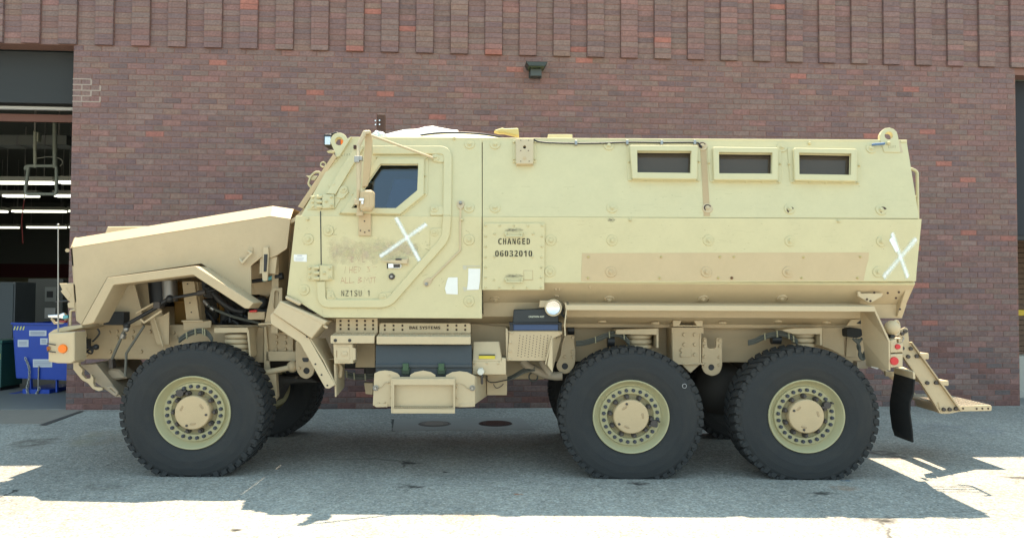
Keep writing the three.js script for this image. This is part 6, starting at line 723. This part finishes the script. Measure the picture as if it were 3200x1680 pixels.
// ---- tail lamps, mud flap, rear steps
{ const lb = T('tail_lamp_box', plate(Q(0.0, ZG(318, 450, 440, 445, 438, 570, 320, 578)), 0.18, { bevel: 0.006 }), M.sand); const c = P(...ZG(354, 514)[0], 0.001); T('red_lens', rod(c, c.clone().add(V(0, 0, 0.016)), 0.041, 0.037, 28), M.red, lb); const ub = T('marker_box', plate(Q(-0.02, ZG(318, 320, 380, 300, 382, 345, 440, 345, 440, 430, 318, 438)), 0.16, { bevel: 0.005 }), M.sand); const c2 = P(...ZG(386, 376)[0], -0.018); T('red_lens', rod(c2, c2.clone().add(V(0, 0, 0.02)), 0.026, 0.022, 20).scale(1, 1, 1), M.red, ub);
  const d = P(...ZG(345, 195)[0], -0.15); T('spot_lamp', join([new THREE.SphereGeometry(0.072, 24, 16).translate(d.x - 0.01, d.y, d.z), new THREE.TorusGeometry(0.07, 0.012, 8, 28).rotateY(0.7).translate(d.x + 0.03, d.y, d.z)]), M.sand); T('lamp_foot', pbox(...ZG(320, 262)[0], ...ZG(365, 295)[0], -0.12, 0.06), M.black);
  T('mud_flap', ribbon(ZG(370, 625, 345, 790, 326, 900, 326, 1000, 345, 1150, 372, 1228).map(([x, y]) => P(x, y, -0.42)), ZG(558, 683, 546, 830, 516, 910, 512, 1010, 535, 1180, 543, 1292).map(([x, y]) => P(x, y, 0.0)), 0.014), M.flap, truck, 'black curved rubber mud flap'); T('flap_bracket', ribbon([P(...ZG(372, 580)[0], -0.42), P(...ZG(370, 632)[0], -0.42)], [P(...ZG(556, 622)[0], 0.002), P(...ZG(559, 688)[0], 0.002)], 0.02), M.sand); T('flap_bracket', plate([P(...ZG(372, 580)[0], -0.42), P(...ZG(440, 575)[0], -0.45), P(...ZG(556, 620)[0], 0), P(...ZG(540, 628)[0], 0)], 0.01, { face: V(0, 1, 0) }), M.sand); T('flap_arm', plate(Q(-0.45, ZG(270, 610, 365, 620, 365, 665, 275, 660)), 0.03), M.tan);
  const zn = -0.75, zfar = -1.64, hs = P(3100, 1266, zn).y, st = T('rear_stair', plate(Q(zn, ZG(405, 345, 395, 240, 420, 208, 460, 190, 486, 205, 500, 330, 528, 335, 1002, 992, 815, 1008, 745, 915, 440, 460)), 0.016, { bevel: 0.003 }), M.sand); T('stair_stringer', plate(Q(zfar, [[2750, 1150], [2765, 1150], [2870, 1235], [2850, 1240]]), 0.016), M.tan); T('stringer_flange', plate(Q(zn + 0.03, strip(ZG(525, 335, 760, 662, 1000, 992), 2.2)), 0.05, { bevel: 0.001 }), M.tan, st); T('stringer_flange', plate(Q(zn + 0.03, strip(ZG(440, 460, 600, 690, 745, 918, 800, 1015), 2)), 0.05, { bevel: 0.001 }), M.tan, st);
  for (const [x, y] of ZG(430, 392, 512, 396, 487, 472, 568, 468, 670, 724, 754, 722, 828, 978, 885, 978, 945, 972, 430, 250, 460, 228)) put(new THREE.CylinderGeometry(0.02, 0.022, 0.02, 8).rotateX(Math.PI / 2), 'stair_bolt', M.nut, zn, x, y, 0.01, 1, st);
  const foot = (name, x0, y0, x1, y1) => { const a = P(...ZG(x0, y0)[0], zn), b = P(...ZG(x1, y1)[0], zn); T(name, boxAt(a.x, b.x, a.y, b.y, zn, zfar, 0.01), M.sand); }; foot('stair_tread', 560, 440, 692, 498); foot('stair_tread', 745, 702, 882, 752);
  const a = P(...ZG(800, 1012)[0], zn), b = P(...ZG(1292, 985)[0], zn), pg = T('stair_platform', boxAt(a.x, b.x, hs - 0.02, hs, zn - 0.01, zfar, 0.003), paint(0.40, 0.34, 0.26)); T('platform_rail', plate(Q(zn, roundPath(ZG(808, 985, 1000, 948, 1280, 938, 1296, 950, 1292, 992, 1002, 998, 880, 1020, 800, 1020), 3, true)), 0.012), M.sand, pg); for (const [x, y] of ZG(1017, 970, 1147, 972, 1202, 970, 1258, 970)) put(new THREE.CylinderGeometry(0.010, 0.010, 0.004, 10).rotateX(Math.PI / 2), 'rail_hole', M.brown, zn, x, y, 0.003, 1, pg);
  T('platform_front', plate([P(...ZG(540, 858)[0], zfar), P(...ZG(540, 955)[0], zfar), P(...ZG(800, 1016)[0], zn), P(...ZG(745, 918)[0], zn)], 0.012, { face: V(-1, 0, 0.5) }), M.tan, pg); const gr = []; for (let i = 0; i < 26; i++) for (let j = 0; j < 34; j++) gr.push(new THREE.BoxGeometry(0.012, 0.006, 0.008).rotateY((i + j) % 2 ? 0.7 : -0.7).translate(a.x + 0.03 + (b.x - a.x - 0.05) * i / 25, hs + 0.003, zn - 0.03 - 0.83 * j / 33)); T('tread_grip', join(gr), paint(0.44, 0.38, 0.3), pg);
  T('safety_chain', pipe(ZG(400, 300, 425, 330, 445, 300, 440, 280).map(([x, y]) => P(x, y, zn + 0.05)), 0.008), M.steel); T('step_hinge', plate(Q(-0.6, ZG(395, 300, 420, 290, 430, 330, 400, 340)), 0.1), M.sand); }
rebase(truck, X(1500, 1400, ZC0), 0, ZC0);

// ---------------------------------------------------------------- loose things on the roof
{ const pts = ZR(190, 408, 330, 340, 520, 295, 590, 265, 740, 250, 880, 232, 1020, 222, 1120, 228, 1240, 258, 1360, 290, 1366, 320).map(([x, y]) => P(x, y, -0.75)); const n = pts.length, rows = []; for (let j = 0; j < 9; j++) { const t = j / 8, w = Math.sin(Math.PI * (0.12 + 0.88 * t * 0.62 + 0.16)); rows.push(pts.map((p, i) => V(p.x + 0.02 * Math.sin(j * 2.1 + i), roofY + 0.03 + (p.y - roofY - 0.03) * clamp([0.12, 0.72, 0.95, 1.04, 1.0, 0.97, 0.9, 0.6, 0.1][j]) + 0.008 * Math.sin(i * 1.7 + j * 2.3), -0.58 - t * 1.0))); }
  const pos = [], uv = []; for (let j = 0; j < 8; j++) for (let i = 0; i + 1 < n; i++) { const q = [rows[j][i], rows[j][i + 1], rows[j + 1][i + 1], rows[j + 1][i]]; for (const k of [0, 1, 2, 0, 2, 3]) { pos.push(...q[k].toArray()); uv.push(q[k].x, q[k].z); } } const g = new THREE.BufferGeometry(); g.setAttribute('position', new THREE.Float32BufferAttribute(pos, 3)); g.setAttribute('uv', new THREE.Float32BufferAttribute(uv, 2)); const g2 = mergeVertices(g, 1e-4); g2.computeVertexNormals(); solo('roof_tarp', g2, M.white, 'crumpled white tarp lying over the roof hatch', 'tarp'); }
{ const c = P(1183, 417, -0.5), g = new THREE.IcosahedronGeometry(0.085, 3); const p = g.attributes.position; for (let i = 0; i < p.count; i++) { const v = V(p.getX(i), p.getY(i), p.getZ(i)), k = 1 + 0.18 * Math.sin(v.x * 60 + v.y * 40) * Math.sin(v.z * 50); p.setXYZ(i, v.x * 0.95 * k, Math.max(-0.05, v.y * 0.62 * k), v.z * k); } g.computeVertexNormals(); g.translate(c.x, roofY + 0.062, c.z); solo('plastic_bag', g, std(0.5, 0.56, 0.56, { roughness: 0.25 }), 'small bundled plastic bag on the cab roof', 'plastic bag'); }

renderer.render(scene, camera);
